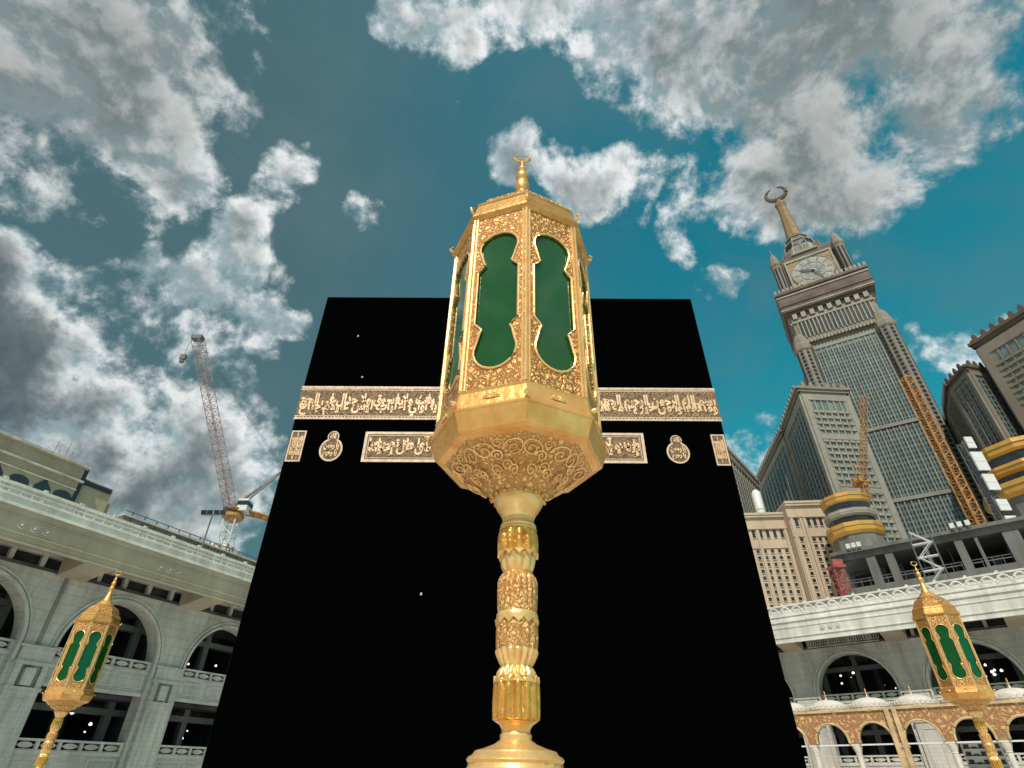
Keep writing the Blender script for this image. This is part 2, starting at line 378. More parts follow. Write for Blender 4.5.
b.add([(KX0,0,KH-.02),(KX1,0,KH-.02),(KX1,12.8,KH-.02),(KX0,12.8,KH-.02)], [(0,1,2,3)])
b.build('black_cloth', M['cloth'], kb, True)
p = MB(); p.slab([(-.35,0),(0,0),(0,.45),(-.1,.45)], KX0, KX1, lambda y, z, x: (x, y, z)); p.build('marble_plinth', M['stone_lt'], kb)
# belt round all visible sides
def belt(side):
    o = MB(); e = MB()
    Z0, Z1 = 8.90, 9.93; T = .022
    if side == 0: T4 = Matrix.Identity(4); L0, L1 = KX0-T, KX1+T
    elif side == 1: T4 = Matrix.Translation((KX0, 12.8, 0)) @ Matrix.Rotation(R(-90), 4, 'Z'); L0, L1 = 0, 12.8
    else: T4 = Matrix.Translation((KX1, 0, 0)) @ Matrix.Rotation(R(90), 4, 'Z'); L0, L1 = 0, 12.8
    o.M = e.M = T4
    o.box(L0, L1, -T, -.002, Z0, Z1)
    for z, h in ((Z0, .05), (Z0+.085, .022), (Z1-.13, .022), (Z1-.085, .022), (Z1-.05, .05)): e.box(L0, L1, -T-.014, -T, z, z+h)
    k = int((L1-L0)/.09)
    for i in range(k):
        x = L0+(i+.5)*(L1-L0)/k
        for z in (Z0+.068, Z1-.06):
            e.slab([(x-.03, z), (x, z-.014), (x+.03, z), (x, z+.014)], -T-.010, -T)
    bo = o.build('embroidered_belt', M['brown_thread'], kb); e.build('belt_border', M['embroid_edge'], bo)
    return bo, T4, L0, L1
B0, T4, L0, L1 = belt(0)
V1 = 'بسم الله الرحمن الرحيم الحج أشهر معلومات فمن فرض فيهن الحج فلا رفث ولا فسوق ولا جدال في الحج'
V2 = 'وما تفعلوا من خير يعلمه الله وتزودوا فإن خير الزاد التقوى واتقون يا أولي الألباب ليس عليكم جناح'
T = .022
lettering(V1, L0+.06, L1-.06, 9.18, 9.80, -T, .020, M['embroid'], B0, bold=.040)
lettering(V2, L0+.08, L1-.05, 9.00, 9.60, -T-.002, .014, M['embroid'], B0, bold=.036)
sc_ = MB()                                   # fine twisting stems that fill the ground between the letters
for k in range(210):
    x = L0+.1+(k+.5)*(L1-L0-.2)/210; z = 9.12+random.random()*.56; r0 = .05+.035*random.random(); s0 = random.random()*6.3; dr = random.choice((-1, 1))
    sc_.tube([(x+r0*(1-i/14)*cos(s0+dr*i*.55), -T-.004, z+r0*(1-i/14)*sin(s0+dr*i*.55)) for i in range(13)], .008, 4)
sc_.tube([(L0+.08+(L1-L0-.16)*i/260, -T-.003, 9.40+.10*sin(i*.45)) for i in range(261)], .010, 4)
for zz_ in (9.08, 9.78): sc_.tube([(L0+.08+(L1-L0-.16)*i/400, -T-.003, zz_+.05*sin(i*.8)) for i in range(401)], .008, 4)
sc_.build('stem_embroidery', M['embroid'], B0)
belt(1); belt(2)
def emb_panel(x0, x1, z0, z1, t1, t2, dense):
    o = MB(); o.box(x0, x1, -.02, .004, z0, z1); po = o.build('embroidered_panel', M['brown_thread'], kb)
    e = MB(); f = .07 if x1-x0 > 1 else .035
    for a, b_, c, d in ((x0, x1, z0, z0+f), (x0, x1, z1-f, z1), (x0, x0+f, z0+f, z1-f), (x1-f, x1, z0+f, z1-f)): e.box(a, b_, -.034, -.02, c, d)
    if x1-x0 > 1:
      for a, b_, c, d in ((x0+.1, x1-.1, z0+.1, z0+.118), (x0+.1, x1-.1, z1-.118, z1-.1), (x0+.1, x0+.118, z0+.118, z1-.118), (x1-.118, x1-.1, z0+.118, z1-.118)):
        e.box(a, b_, -.03, -.02, c, d)
    e.build('panel_border', M['embroid_edge'], po)
    zc = (z0+z1)/2
    m_ = .13 if x1-x0 > 1 else .05
    lettering(t1, x0+m_, x1-m_, zc-.16, z1-m_, -.02, .014, M['embroid'], po, bold=.04)
    lettering(t2, x0+m_, x1-m_, z0+m_, zc+.15, -.022, .012, M['embroid'], po, bold=.030)
    s = MB()
    for k in range(dense):
        x = x0+m_+.04+random.random()*(x1-x0-2*m_-.08); z = z0+.2+random.random()*(z1-z0-.4); r0 = .04+.03*random.random(); s0 = random.random()*6.3
        s.tube([(x+r0*(1-i/14)*cos(s0+i*.55), -.026, z+r0*(1-i/14)*sin(s0+i*.55)) for i in range(13)], .006, 4)
    for q_ in (.27, .5, .73): s.tube([(x0+m_+(x1-x0-2*m_)*i/120, -.025, z0+(z1-z0)*q_+.05*sin(i*.9)) for i in range(121)], .007, 4)
    s.build('stem_embroidery', M['embroid'], po)
emb_panel(-3.70, 3.33, 7.68, 8.53, 'يا بني آدم خذوا زينتكم عند كل مسجد وكلوا واشربوا ولا تسرفوا', 'إنه لا يحب المسرفين ونزعنا ما في صدورهم من غل إخوانا', 130)
emb_panel(-5.57, -5.20, 7.68, 8.55, 'الله أكبر', 'سبحان الله', 16)
emb_panel(5.03, 5.37, 7.63, 8.50, 'الله أكبر', 'سبحان الله', 16)
def medallion(cx, cz, rx, rz):
    def outline(k):
        pts = []
        for i in range(48):
            a = 2*pi*i/48; r = 1.
            x, z = rx*k*sin(a), -rz*.74*k*cos(a)-rz*.22
            pts.append((x, z))
        # pinch in a neck and a small round cap on top
        top = [(rx*.50*k*sin(a), rz*.62+rz*.36*k*-cos(a)) for a in [2*pi*i/24 for i in range(24)]]
        return pts, top
    o = MB(); e = MB()
    for k, y0, y1, tgt in ((1., -.018, .004, e), (.84, -.024, -.0185, o)):
        A, Bp = outline(k)
        tgt.slab([(cx+x, cz+z) for x, z in A], y0, y1); tgt.slab([(cx+x, cz+z) for x, z in Bp], y0-.002, y1-.002)
    mo = e.build('embroidered_medallion', M['embroid_edge'], kb); o.build('medallion_ground', M['brown_thread'], mo)
    lettering('يا رحمن', cx-rx*.66, cx+rx*.66, cz-rz*.28, cz+rz*.24, -.026, .012, M['embroid'], mo, bold=.05)
    lettering('يا رحيم', cx-rx*.6, cx+rx*.6, cz-rz*.74, cz-rz*.22, -.026, .012, M['embroid'], mo, bold=.05)
    lettering('الله', cx-rx*.26, cx+rx*.26, cz+rz*.44, cz+rz*.82, -.028, .012, M['embroid'], mo, bold=.05)
medallion(-4.50, 8.12, .285, .44); medallion(4.14, 8.08, .285, .41)

# ================================================================ MOSQUE WINGS
def mosque_wing(name, label, D, az, bays, x0, x1, crest):
    loc, rz = wallframe(D, az); P = thing(name, label, 'mosque', loc, rz)
    HW, ZS, RA = 4.35, 10.0, 4.35
    f = MB()
    for c in bays:
        arcp = [(c-RA*cos(pi*i/28), ZS+RA*1.02*sin(pi*i/28)) for i in range(29)]
        f.slab([(c-6, 0), (c-HW, 0)]+arcp+[(c+HW, 0), (c+6, 0), (c+6, 15.6), (c-6, 15.6)], 0, 1.4)
    if bays[0]-6 > x0: f.box(x0, bays[0]-6, 0, 1.4, 0, 15.6)
    if bays[-1]+6 < x1: f.box(bays[-1]+6, x1, 0, 1.4, 0, 15.6)
    f.build('facade_wall', M['stone'], P)
    for c in bays:
        m = MB()
        for ri, ro, pr in ((4.38, 4.62, .16), (4.75, 4.92, .10)):
            a1 = [(c-ro*cos(pi*i/28), ZS+ro*1.02*sin(pi*i/28)) for i in range(29)]
            a2 = [(c+ri*cos(pi*i/28), ZS+ri*1.02*sin(pi*i/28)) for i in range(29)]
            m.slab(a1+a2, -pr, .05)
            for sg in (-1, 1):
                xa, xb = sorted((c+sg*ri, c+sg*ro)); m.box(xa, xb, -pr, .05, 8.8, ZS)
        m.build('arch_moulding', M['stone_lt'], P)
        for zz in (0, 7.3):
            q = MB(); top = 3.0 if zz == 0 else 9.35
            q.box(c-HW, c+HW, .35, .8, zz+.003, top)
            s = q.build('spandrel_panel', M['stone'], P)
            e = MB(); e.box(c-HW, c+HW, .28, .35, top-.22, top); e.box(c-HW, c+HW, .24, .35, zz, zz+.28)
            for u in (-2.9, 0, 2.9):
                for a, b_, c2, d in ((u-1.2, u+1.2, zz+.55, zz+.67), (u-1.2, u+1.2, top-.55, top-.43), (u-1.2, u-1.08, zz+.67, top-.55), (u+1.08, u+1.2, zz+.67, top-.55)):
                    e.box(c+a, c+b_, .30, .35, c2, d)
            e.build('panel_frame', M['stone_lt'], s)
            r = MB(); r.box(c-HW, c+HW, .3, .62, top+.62, top+.78); r.box(c-HW, c+HW, .36, .56, top, top+.10)
            for i in range(6):
                u = c-HW+.12+i*(2*HW-.24)/5; r.box(u-.13, u+.13, .33, .59, top+.10, top+.62)
            bo = r.build('balustrade', M['stone_lt'], P)
            r = MB(); r.box(c-HW, c+HW, .44, .48, top+.33, top+.39)
            for i in range(5):
                u = c-HW+.12+(i+.5)*(2*HW-.24)/5
                r.slab([(u+.55*cos(2*pi*k/16), top+.36+.2*sin(2*pi*k/16)) for k in range(16)], .42, .50)
            r.build('balustrade_lattice', M['stone'], bo)
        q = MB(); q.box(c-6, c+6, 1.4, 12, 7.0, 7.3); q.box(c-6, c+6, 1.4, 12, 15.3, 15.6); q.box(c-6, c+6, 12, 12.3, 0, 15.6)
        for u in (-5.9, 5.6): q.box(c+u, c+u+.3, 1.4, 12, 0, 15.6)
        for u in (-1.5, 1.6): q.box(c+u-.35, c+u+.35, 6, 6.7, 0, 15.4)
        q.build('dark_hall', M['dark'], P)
        q = MB()
        for u in (-4.2, -.1, 4.0):
            q.box(c+u-.3, c+u+.3, 3.4, 4.0, 0, 7.0); q.box(c+u-.3, c+u+.3, 3.4, 4.0, 7.3, 15.3)
        for z_ in (5.9, 12.9): q.box(c-5.6, c+5.6, 3.3, 4.1, z_, z_+.5)
        for y_ in (6, 9): q.box(c-5.6, c+5.6, y_, y_+.4, 14.6, 15.3); q.box(c-5.6, c+5.6, y_, y_+.4, 6.5, 7.0)
        q.build('hall_frame', M['concrete'], P)
    piers = [bays[0]-6]+[c+6 for c in bays]
    for c in piers:
        q = MB(); q.box(c-1.2, c+1.2, -.35, .0, 0, 6.9); q.box(c-1.3, c+1.3, -.45, 0, 6.75, 7.0)
        q.box(c-.75, c-.62, -.4, -.35, .8, 6.2); q.box(c+.62, c+.75, -.4, -.35, .8, 6.2); q.box(c-.62, c+.62, -.4, -.35, 6.08, 6.2)
        q.box(c-1.2, c-.75, -.38, 0, 7.0, 8.5); q.box(c+.75, c+1.2, -.38, 0, 7.0, 8.5); q.box(c-.45, c+.3, -.55, 0, 7.1, 8.3)
        q.box(c-1.35, c+1.35, -.45, 0, 8.5, 8.75); q.box(c-1.25, c+1.25, -.3, 0, 8.75, 9.75); q.box(c-1.45, c+1.45, -.4, 0, 9.75, 9.9)
        q.build('pier', M['stone_lt'], P)
        q = MB(); q.slab([(.0, 15.2), (-4.15, 15.85), (-4.15, 16.6), (0, 16.8)], c-1.15, c+1.15, lambda y, z, x: (x, y, z))
        q.build('bracket', M['stone_bg'], P)
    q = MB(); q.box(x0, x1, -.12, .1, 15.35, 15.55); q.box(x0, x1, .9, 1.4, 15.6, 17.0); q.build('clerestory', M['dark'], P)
    q = MB(); k = int((x1-x0)/2.4)
    for i in range(k+1): u = x0+i*2.4; q.box(u-.18, u+.18, .15, .6, 15.55, 16.9)
    q.box(x0, x1, .0, .7, 16.55, 16.75); q.build('clerestory_posts', M['stone_lt'], P)
    q = MB(); q.slab([(-4.1, 16.0), (1.4, 16.9), (1.4, 17.3), (-4.1, 16.5)], x0, x1, lambda y, z, x: (x, y, z)); q.build('soffit', M['stone_bg'], P)
    q = MB(); q.slab([(-4.1, 15.75), (-4.32, 15.8), (-4.62, 18.0), (-4.1, 18.0)], x0, x1, lambda y, z, x: (x, y, z))
    fs = q.build('fascia', M['stone_bg'] if not crest else M['stone_pale'], P)
    q = MB(); q.box(x0, x1, -4.48, -4.2, 16.25, 16.36); q.box(x0, x1, -4.60, -4.3, 17.35, 17.48); q.box(x0, x1, -4.40, -4.05, 15.66, 15.80)
    q.build('fascia_moulding', M['stone_pale'] if crest else M['stone_bg'], fs)
    for c in bays:
        q = MB()
        for u in (-1.3, 0, 1.3):
            if x0 < c+u < x1:
                q.tube([(c+u*.7+.26*cos(2*pi*i/14), -4.47, 16.9+.24*sin(2*pi*i/14)) for i in range(14)], .045, 5, True)
                q.box(c+u*.7-.09, c+u*.7+.09, -4.56, -4.40, 16.8, 17.0)
        if x0 < c-1.6 and c+1.6 < x1: q.box(c-1.5, c+1.5, -4.46, -4.40, 16.87, 16.93); q.build('fascia_emblem', M['stone_lt'], fs)
    q = MB(); q.box(x0, x1, -4.75, -4.0, 18.0, 18.22); q.box(x0, x1, -4.5, -4.2, 18.22, 18.7); q.box(x0, x1, -4.62, -4.1, 18.70, 18.86)
    q.box(x0, x1, -4.45, -4.25, 19.2, 19.27)
    k = int((x1-x0)/.8)
    for i in range(k):
        u = x0+i*.8; q.box(u, u+.14, -4.42, -4.28, 18.86, 19.5 if not crest else 19.2)
    q.box(x0, x1, -4.5, -4.2, 19.5, 19.62) if not crest else None
    q.build('parapet', M['stone_pale'], P)
    q = MB(); q.box(x0, x1, -4.0, 14, 17.6, 18.0); q.box(x0, x1, -1.2, -.8, 18.0, 20.6)
    for i in range(int((x1-x0)/3)): u = x0+i*3; q.box(u, u+.3, -1.4, -1.2, 18, 21)
    q.box(x0, x1, -1.5, -.7, 20.6, 20.8); q.build('roof_terrace', M['stone_pale'], P)
    if crest:
        q = MB(); k = int((x1-x0)/1.45)
        for i in range(k):
            u = x0+.7+i*1.45
            q.tube([(u-.62*cos(pi*j/10), -4.36, 18.95+.85*sin(pi*j/10)) for j in range(11)], .12, 5)
            q.box(u-.62, u+.62, -4.44, -4.28, 18.86, 19.02)
        q.build('cresting', M['stone_pale'], P)
    return P
LW = mosque_wing('mosque_wing', 'grey arcaded mosque wing with beige overhanging terrace, left of the black cube', 56, 27, [8.4, 20.4, 32.0, 44.0, 56.0], 0, 64, False)
RW = mosque_wing('mosque_wing', 'grey arcaded mosque wing with scalloped roof cresting, right of the black cube', 86, 130, [-41, -29, -17, -5, 7], -50, 18, True)
# lit lamps deep in the dark halls
def hall_lamps(D, az, spots, label, grp):
    (lx, ly, _), rz = wallframe(D, az); T = Matrix.Translation((lx, ly, 0)) @ Matrix.Rotation(rz, 4, 'Z')
    first = None
    for (x, y, z, r) in spots:
        if first is None:
            q = MB(); q.ball((0, 0, 0), .15, 10, .7); q.lathe([(.04, .08), (.12, .07), (.04, .16)], 8)
            first = q.build('hall_lamp', M['lamp']); o = first
        else: o = first.copy(); COL.objects.link(o)
        o.location = T @ Vector((x, y, z)); o.scale = (r, r, r); tag(o, label, 'lamp', grp)
def spots(bays, n, z0, z1):
    return [(c+random.uniform(-3.6, 3.6), random.uniform(2.5, 9), random.uniform(z0, z1), random.uniform(.5, 1.15)) for c in bays for _ in range(n)]
hall_lamps(56, 27, spots([20.4, 32, 44], 6, 11, 13.6)+spots([20.4, 32, 44], 5, 4.5, 6.6), 'small white lamp glowing inside a dark arch left of the black cube', 'lamps in the left mosque arches')
hall_lamps(86, 130, spots([-17, -5], 8, 11, 14), 'small white lamp glowing inside a dark arch right of the black cube', 'lamps in the right mosque arches')

# right wing roof sign-like grille in the clerestory opening
loc, rz = wallframe(86, 130)
gr = thing('clerestory_grille', 'pale lace grille in the dark slot above the large dark arch right of the cube', 'grille', loc, rz)
q = MB()
q.box(-21.3, -12.9, -.2, -.1, 15.45, 15.55); q.box(-21.3, -12.9, -.2, -.1, 16.45, 16.55)
for i in range(30):
    u = -21.2+i*.285
    q.tube([(u+.12*cos(k*pi/4), -.15, 16.0+.38*sin(k*pi/4)) for k in range(8)], .045, 4, True)
q.build('grille_lattice', M['stone_lt'], gr)

# ---------------------------------------------------------------- low domed arcade in front of the right wing
loc, rz = wallframe(68, 130)
rq = thing('domed_arcade', 'old golden brown arcade with small white ribbed domes at the lower right', 'arcade', loc, rz)
PIT = 3.75; cs = [-28.15+PIT*i for i in range(12)]
f = MB()
for c in cs:
    hw = 1.42
    ap = [(c-hw, 4.2)]+[(c-hw*cos(a)*1.0, 4.2+1.62*(sin(a)**.85)) for a in [pi*i/20 for i in range(1, 20)]]+[(c+hw, 4.2)]
    f.slab([(c-PIT/2, 4.0), (c-hw, 4.0)]+ap+[(c+hw, 4.0), (c+PIT/2, 4.0), (c+PIT/2, 6.75), (c-PIT/2, 6.75)], 0, .7)
f.build('arch_wall', M['riwaq'], rq)
f = MB(); f.box(cs[0]-PIT/2, cs[-1]+PIT/2, -.15, .85, 6.75, 6.95); f.box(cs[0]-PIT/2, cs[-1]+PIT/2, .7, 4.5, 6.5, 6.75); f.build('cornice', M['riwaq_pl'], rq)
for c in cs:
    m = MB(); hw = 1.42
    a1 = [(c-(hw+.02)*cos(pi*i/20), 4.2+1.64*(sin(pi*i/20)**.85 if 0 < i < 20 else 0)) for i in range(21)]
    m.tube([(x, -.06, z) for x, z in a1], .11, 6); m.build('arch_moulding', M['riwaq_pl'], rq)
    d = MB(); T0 = Matrix.Translation((c, 1.7, 0)); d.M = T0
    pr = [(1.72, 6.95), (1.72, 7.12), (1.60, 7.2)]+[(1.6*cos(a)**.9*1.0, 7.2+.78*sin(a)) for a in [pi/2*i/10 for i in range(1, 10)]]+[(.10, 8.02), (.05, 8.25)]
    d.lathe(pr, 48, lambda i, r, z, a: 1+(.045*abs(sin(a*12)) if 2 < i < 10 else 0))
    dm = d.build('dome', M['white'], rq, True)
    s = MB(); s.M = T0
    for k in range(24):
        a = 2*pi*k/24; s.M = T0 @ Matrix.Rotation(a, 4, 'Z'); s.slab([(-.17, 7.1), (.17, 7.1), (.17, 7.32), (0, 7.48), (-.17, 7.32)], -1.78, -1.66)
    s.build('dome_scallops', M['white'], dm)
    s = MB(); s.M = T0; s.lathe([(.04, 8.2), (.11, 8.34), (.03, 8.44), (.07, 8.52), (.01, 8.8)], 8); s.build('dome_finial', M['gold'], dm)
for i in range(len(cs)+1):
    x = cs[0]-PIT/2+i*PIT
    d = MB(); d.M = Matrix.Translation((x, .35, 0))
    heavy = abs(x-(-11.3)) < 1.0 
    if heavy:
        d.box(-.42, .42, -.45, .35, 0, 4.0); d.box(-.52, .52, -.55, .4, 3.8, 4.0); d.box(-.5, -.12, -.62, -.45, 0, 6.9); d.box(.12, .5, -.62, -.45, 0, 6.9)
        d.build('buttress', M['riwaq_pl'], rq)
    else:
        d.lathe([(.36, 0), (.36, .3), (.27, .4), (.23, 3.3), (.28, 3.34), (.25, 3.4), (.42, 3.9), (.42, 4.0)], 16); d.build('column', M['white'], rq, True)
d = MB(); d.box(cs[0]-PIT/2, cs[-1]+PIT/2, -.02, .08, 4.02, 4.14); d.build('tie_bar', M['whitemetal'], rq)
d = MB(); d.box(cs[0]-PIT/2, cs[-1]+PIT/2, 4.0, 4.3, 0, 1.9); d.box(cs[0]-PIT/2, cs[-1]+PIT/2, 3.9, 4.4, 1.9, 2.1); d.build('rear_wall', M['stone'], rq)
# pale slatted screen behind the arcade
sc2 = thing('slatted_screen', 'white framed screen with dark slots behind the arcade, below the right lantern', 'screen', loc, rz)
d = MB(); d.box(-7.4, -4.4, 4.6, 4.8, 1.6, 4.3); so2 = d.build('screen_board', M['whitemetal'], sc2)
for zz in (2.0, 2.6, 3.2, 3.75):
    d = MB(); d.box(-7.3, -4.5, 4.58, 4.6, zz+.02, zz+.1)
    for i in range(5): u = -7.2+i*.56; d.box(u, u+.4, 4.55, 4.6, zz, zz+(.16 if i % 2 else .34))
    d.build('screen_slot', M['dark'], so2)

# ================================================================ GILDED LANTERNS
def rgon(r, z, n=8, ph=0.):
    return [(r*sin(2*pi*i/n+ph), -r*cos(2*pi*i/n+ph), z) for i in range(n)]
Z0L = 1.30
def zz(z): return z-Z0L
def make_lantern(label):
    P = thing('gilded_lantern', label, 'lantern', (0, 0, 0), 0, 'gilded lanterns on the low curved wall')
    # foot
    f = MB(); f.lathe([(.165, 0), (.165, .02), (.15, .028), (.150, .045), (.135, .052)], 8)
    f.lathe([(.134, .05), (.120, .066), (.114, .072), (.112, .080), (.116, .086), (.112, .092), (.103, .096), (.098, .104), (.075, .110), (.052, .118), (.040, .126)], 48, lambda i, r, z, a: 1+.012*cos(24*a)*(1 if 2 < i < 7 else 0))
    f.build('foot', M['gold_pale'], P, True)
    # stem: stacked gadrooned vases
    def seg(name, prof, flute, amp, m):
        q = MB(); pr = []
        for a, b_ in zip(prof, prof[1:]):
            for t_ in (0, .33, .66): pr.append((a[0]+(b_[0]-a[0])*t_, a[1]+(b_[1]-a[1])*t_))
        pr.append(prof[-1]); h0, h1 = prof[0][1], prof[-1][1]
        q.lathe(pr, 96, lambda i, r, z, a: 1+amp*(abs(cos(flute*a/2))-.6)*max(0, sin(pi*(z-h0)/(h1-h0)))**.4)
        return q.build(name, m, P, True)
    seg('stem_ring', [(.038,.124),(.039,.137),(.035,.143),(.036,.150),(.041,.158),(.053,.165)], 24, .0, M['gold_pale'])
    seg('stem_vase', [(.053,.1655),(.0575,.169),(.0565,.200),(.0558,.252),(.0525,.262)], 14, .20, M['gold_gloss'])
    seg('stem_cup', [(.0505,.2622),(.0475,.273),(.040,.2863)], 16, .18, M['gold_pale'])
    seg('stem_cup', [(.040,.2866),(.046,.302),(.054,.3195),(.0548,.326)], 16, .2, M['gold_pale'])
    seg('stem_vase', [(.0545,.3262),(.0545,.36),(.0548,.399)], 14, .12, M['gold_fine'])
    seg('stem_ring', [(.0548,.3992),(.0568,.405),(.0562,.412),(.053,.418)], 24, .0, M['gold_pale'])
    seg('stem_vase', [(.0532,.4182),(.0540,.46),(.0545,.499),(.050,.512),(.040,.5262)], 18, .12, M['gold_fine'])
    seg('stem_cup', [(.040,.5266),(.0455,.540),(.0488,.560),(.0500,.5748)], 10, .16, M['gold_pale'])
    seg('stem_vase', [(.0535,.5752),(.0555,.582),(.0555,.62),(.0545,.6462)], 12, .20, M['gold_gloss'])
    seg('stem_ring', [(.0545,.6466),(.0552,.651),(.052,.656),(.0535,.661),(.0500,.667),(.047,.672),(.0465,.684)], 24, .0, M['gold_pale'])
    # leaf tips round the stem vases
    for zc, h, rr, k, up in ((.2485,.016,.0545,12,1),(.580,.014,.0545,12,-1),(.3995,.014,.0545,14,-1)):
        q = MB()
        for i in range(k):
            q.M = Matrix.Rotation(2*pi*i/k, 4, 'Z'); q.slab([(-.014, zc), (0, zc+up*h), (.014, zc)], -rr-.004, -rr+.003)
        q.build('leaf_collar', M['gold_pale'], P)
    # bowl: smooth cup, ring, and carved octagonal bowl
    q = MB(); q.lathe([(.0475,.684),(.055,.700),(.066,.716),(.0735,.730),(.0755,.742),(.071,.748)], 40); q.build('bowl_cup', M['gold_pale'], P, True)
    q = MB(); q.lathe([(.0775,.738),(.083,.742),(.084,.752),(.079,.757)], 8)
    for i in range(16):
        a = 2*pi*(i+.5)/16; q.ball((.083*sin(a), -.083*cos(a), .747), .006, 6)
    q.build('bowl_ring', M['gold'], P)
    bw = MB(); bw.lathe([(.082,.752),(.095,.764),(.128,.792),(.160,.815),(.172,.824),(.178,.824),(.215,.845),(.236,.858)], 8)
    bo = bw.build('bowl', M['gold_fine'], P)
    sc = MB()          # raised scrolls on each of the eight sides
    for i in range(8):
        a = 2*pi*(i+.5)/8; T_ = Matrix.Rotation(a, 4, 'Z')
        def on(u, v):      # v 0..1 up the slope of the side
            r = (.098+(.228-.098)*v)*cos(pi/8)+.001; z = .764+(.856-.764)*v
            return T_ @ Vector((u*(.055+.115*v)*.62, -r, z-.003))
        for (cu, cv, rad, sg) in ((-.55,.74,.21,1),(.55,.74,.21,-1),(-.12,.62,.13,-1),(.18,.40,.13,1),(-.42,.30,.15,1),(.52,.28,.13,-1),(0,.88,.10,1)):
            sc.tube([on(cu+sg*rad*1.9*(1-k/22)*cos(k*.52), cv+rad*(1-k/22)*sin(k*.52)) for k in range(21)], lambda t_: .0028*(1.1-t_*.4), 5)
    sc.build('scroll_relief', M['gold_pale'], bo, True)
    # under-rim, rim and knobs
    q = MB(); q.lathe([(.228,.856),(.258,.862),(.268,.868),(.288,.925)], 8); q.build('rim_band', M['gold'], P)
    q = MB(); q.lathe([(.2885,.9255),(.292,.930),(.286,.938),(.281,.962),(.276,.992),(.279,1.000),(.272,1.006)], 8); rb = q.build('rim_frieze', M['gold'], P)
    q = MB()
    for i in range(8):
        a = 2*pi*i/8; q = MB(); q.ball((.297*sin(a), -.297*cos(a), .950), .009, 8); q.ball((.306*sin(a), -.306*cos(a), .953), .005, 6)
        q.build('corner_knob', M['gold_pale'], rb, True)
    for i in range(8):           # small leaf ornament in the middle of each side of the frieze
        q = MB(); q.M = Matrix.Rotation(2*pi*(i+.5)/8, 4, 'Z')
        for k in range(9):
            a = pi*k/8; q.tube([(0, -.2625, .960), (.012*cos(a), -.2632, .960+.010*sin(a)), (.022*cos(a)*1.1, -.2615, .962+.016*sin(a)*(1 if k % 2 else .8)), (.027*cos(a), -.2605, .957+.018*sin(a))], .0022, 5)
        q.build('leaf_ornament', M['gold_pale'], rb, True)
    # eight sides: pierced gold frame with a green pane
    ZB, ZT = 1.006, 1.815; RO = .270; AP = RO*cos(pi/8); HWD = RO*sin(pi/8)
    w_ = HWD-.003
    def win(gr=0.):
        """lobed opening: round head and foot pinched to a straight middle"""
        z0, z1, nz0, nz1 = 1.075, 1.700, 1.235, 1.545; hw = .0755-gr; r = .0725-gr; pts = []
        c0, c1 = z0+.0725, z1-.0725
        for i in range(15): a = -.42+(pi+.84)*i/14; pts.append((r*cos(a), c1+r*1.0*sin(a)))          # head
        pts += [(-hw*.74, nz1+.012), (-hw*.66, nz1-.004), (-hw*.80, nz1-.018), (-hw, nz1-.035), (-hw, nz0+.035), (-hw*.80, nz0+.018), (-hw*.66, nz0+.004), (-hw*.74, nz0-.012)]
        for i in range(15): a = pi-.42+(pi+.84)*i/14; pts.append((r*cos(a), c0+r*1.0*sin(a)))
        pts += [(hw*.74, nz0-.012), (hw*.66, nz0+.004), (hw*.80, nz0+.018), (hw, nz0+.035), (hw, nz1-.035), (hw*.80, nz1-.018), (hw*.66, nz1-.004), (hw*.74, nz1+.012)]
        return pts
    wp = win()
    top = max(range(len(wp)), key=lambda i: wp[i][1]); wp = wp[top:]+wp[:top]           # from the crown, going anticlockwise (left)
    bot = min(range(len(wp)), key=lambda i: wp[i][1])
    left = wp[:bot+1]; right = wp[bot:]+[wp[0]]
    for i in range(8):
        T_ = Matrix.Rotation(2*pi*(i+.5)/8, 4, 'Z')
        q = MB(); q.M = T_
        q.slab([(0, ZT)]+left+[(0, ZB), (-w_, ZB), (-w_, ZT)], -AP, -AP+.006)
        q.slab([(0, ZB)]+right+[(0, ZT), (w_, ZT), (w_, ZB)], -AP, -AP+.006)
        fr = q.build('window_frame', M['gold_carved'], P)
        q = MB(); q.M = T_; q.tube([(x, -AP-.002, z) for x, z in wp], .0042, 6, True); q.build('window_moulding', M['gold_pale'], fr, True)
        q = MB(); q.M = T_; q.slab([(-.085, 1.05), (.085, 1.05), (.085, 1.725), (-.085, 1.725)], -AP+.0065, -AP+.011); q.build('green_pane', M['green'], fr)
    for i in range(8):
        q = MB(); q.M = Matrix.Rotation(2*pi*i/8, 4, 'Z')
        for dx in (-.011, 0, .011):
            q.tube([(dx, -RO-.001+abs(dx)*.42, ZB), (dx, -RO-.001+abs(dx)*.42, ZT)], .0058 if dx == 0 else .0045, 6)
        q.build('corner_post', M['gold_pale'], P, True)
    # eaves, roof, finial
    q = MB(); q.lathe([(.262, 1.80), (.278, 1.812), (.287, 1.820), (.287, 1.832), (.279, 1.838), (.270, 1.875), (.262, 1.905), (.266, 1.912), (.262, 1.922), (.244, 1.945), (.225, 1.955)], 8)
    ev = q.build('eaves', M['gold_shaded'], P)
    for i in range(8):
        a = 2*pi*i/8; r_ = .280; q = MB()
        q.tube([(r_*sin(a), -r_*cos(a), 1.84), ((r_+.014)*sin(a), -(r_+.014)*cos(a), 1.845), ((r_+.018)*sin(a), -(r_+.018)*cos(a), 1.86), ((r_+.008)*sin(a), -(r_+.008)*cos(a), 1.868)], .0055, 6)
        q.build('eave_hook', M['gold_pale'], ev, True)
    q = MB(); pr = [(.232, 1.945), (.226, 1.97), (.212, 2.005), (.185, 2.04), (.150, 2.062), (.112, 2.075)]
    q.lathe(pr, 8); q.build('roof', M['gold_carved'], P)
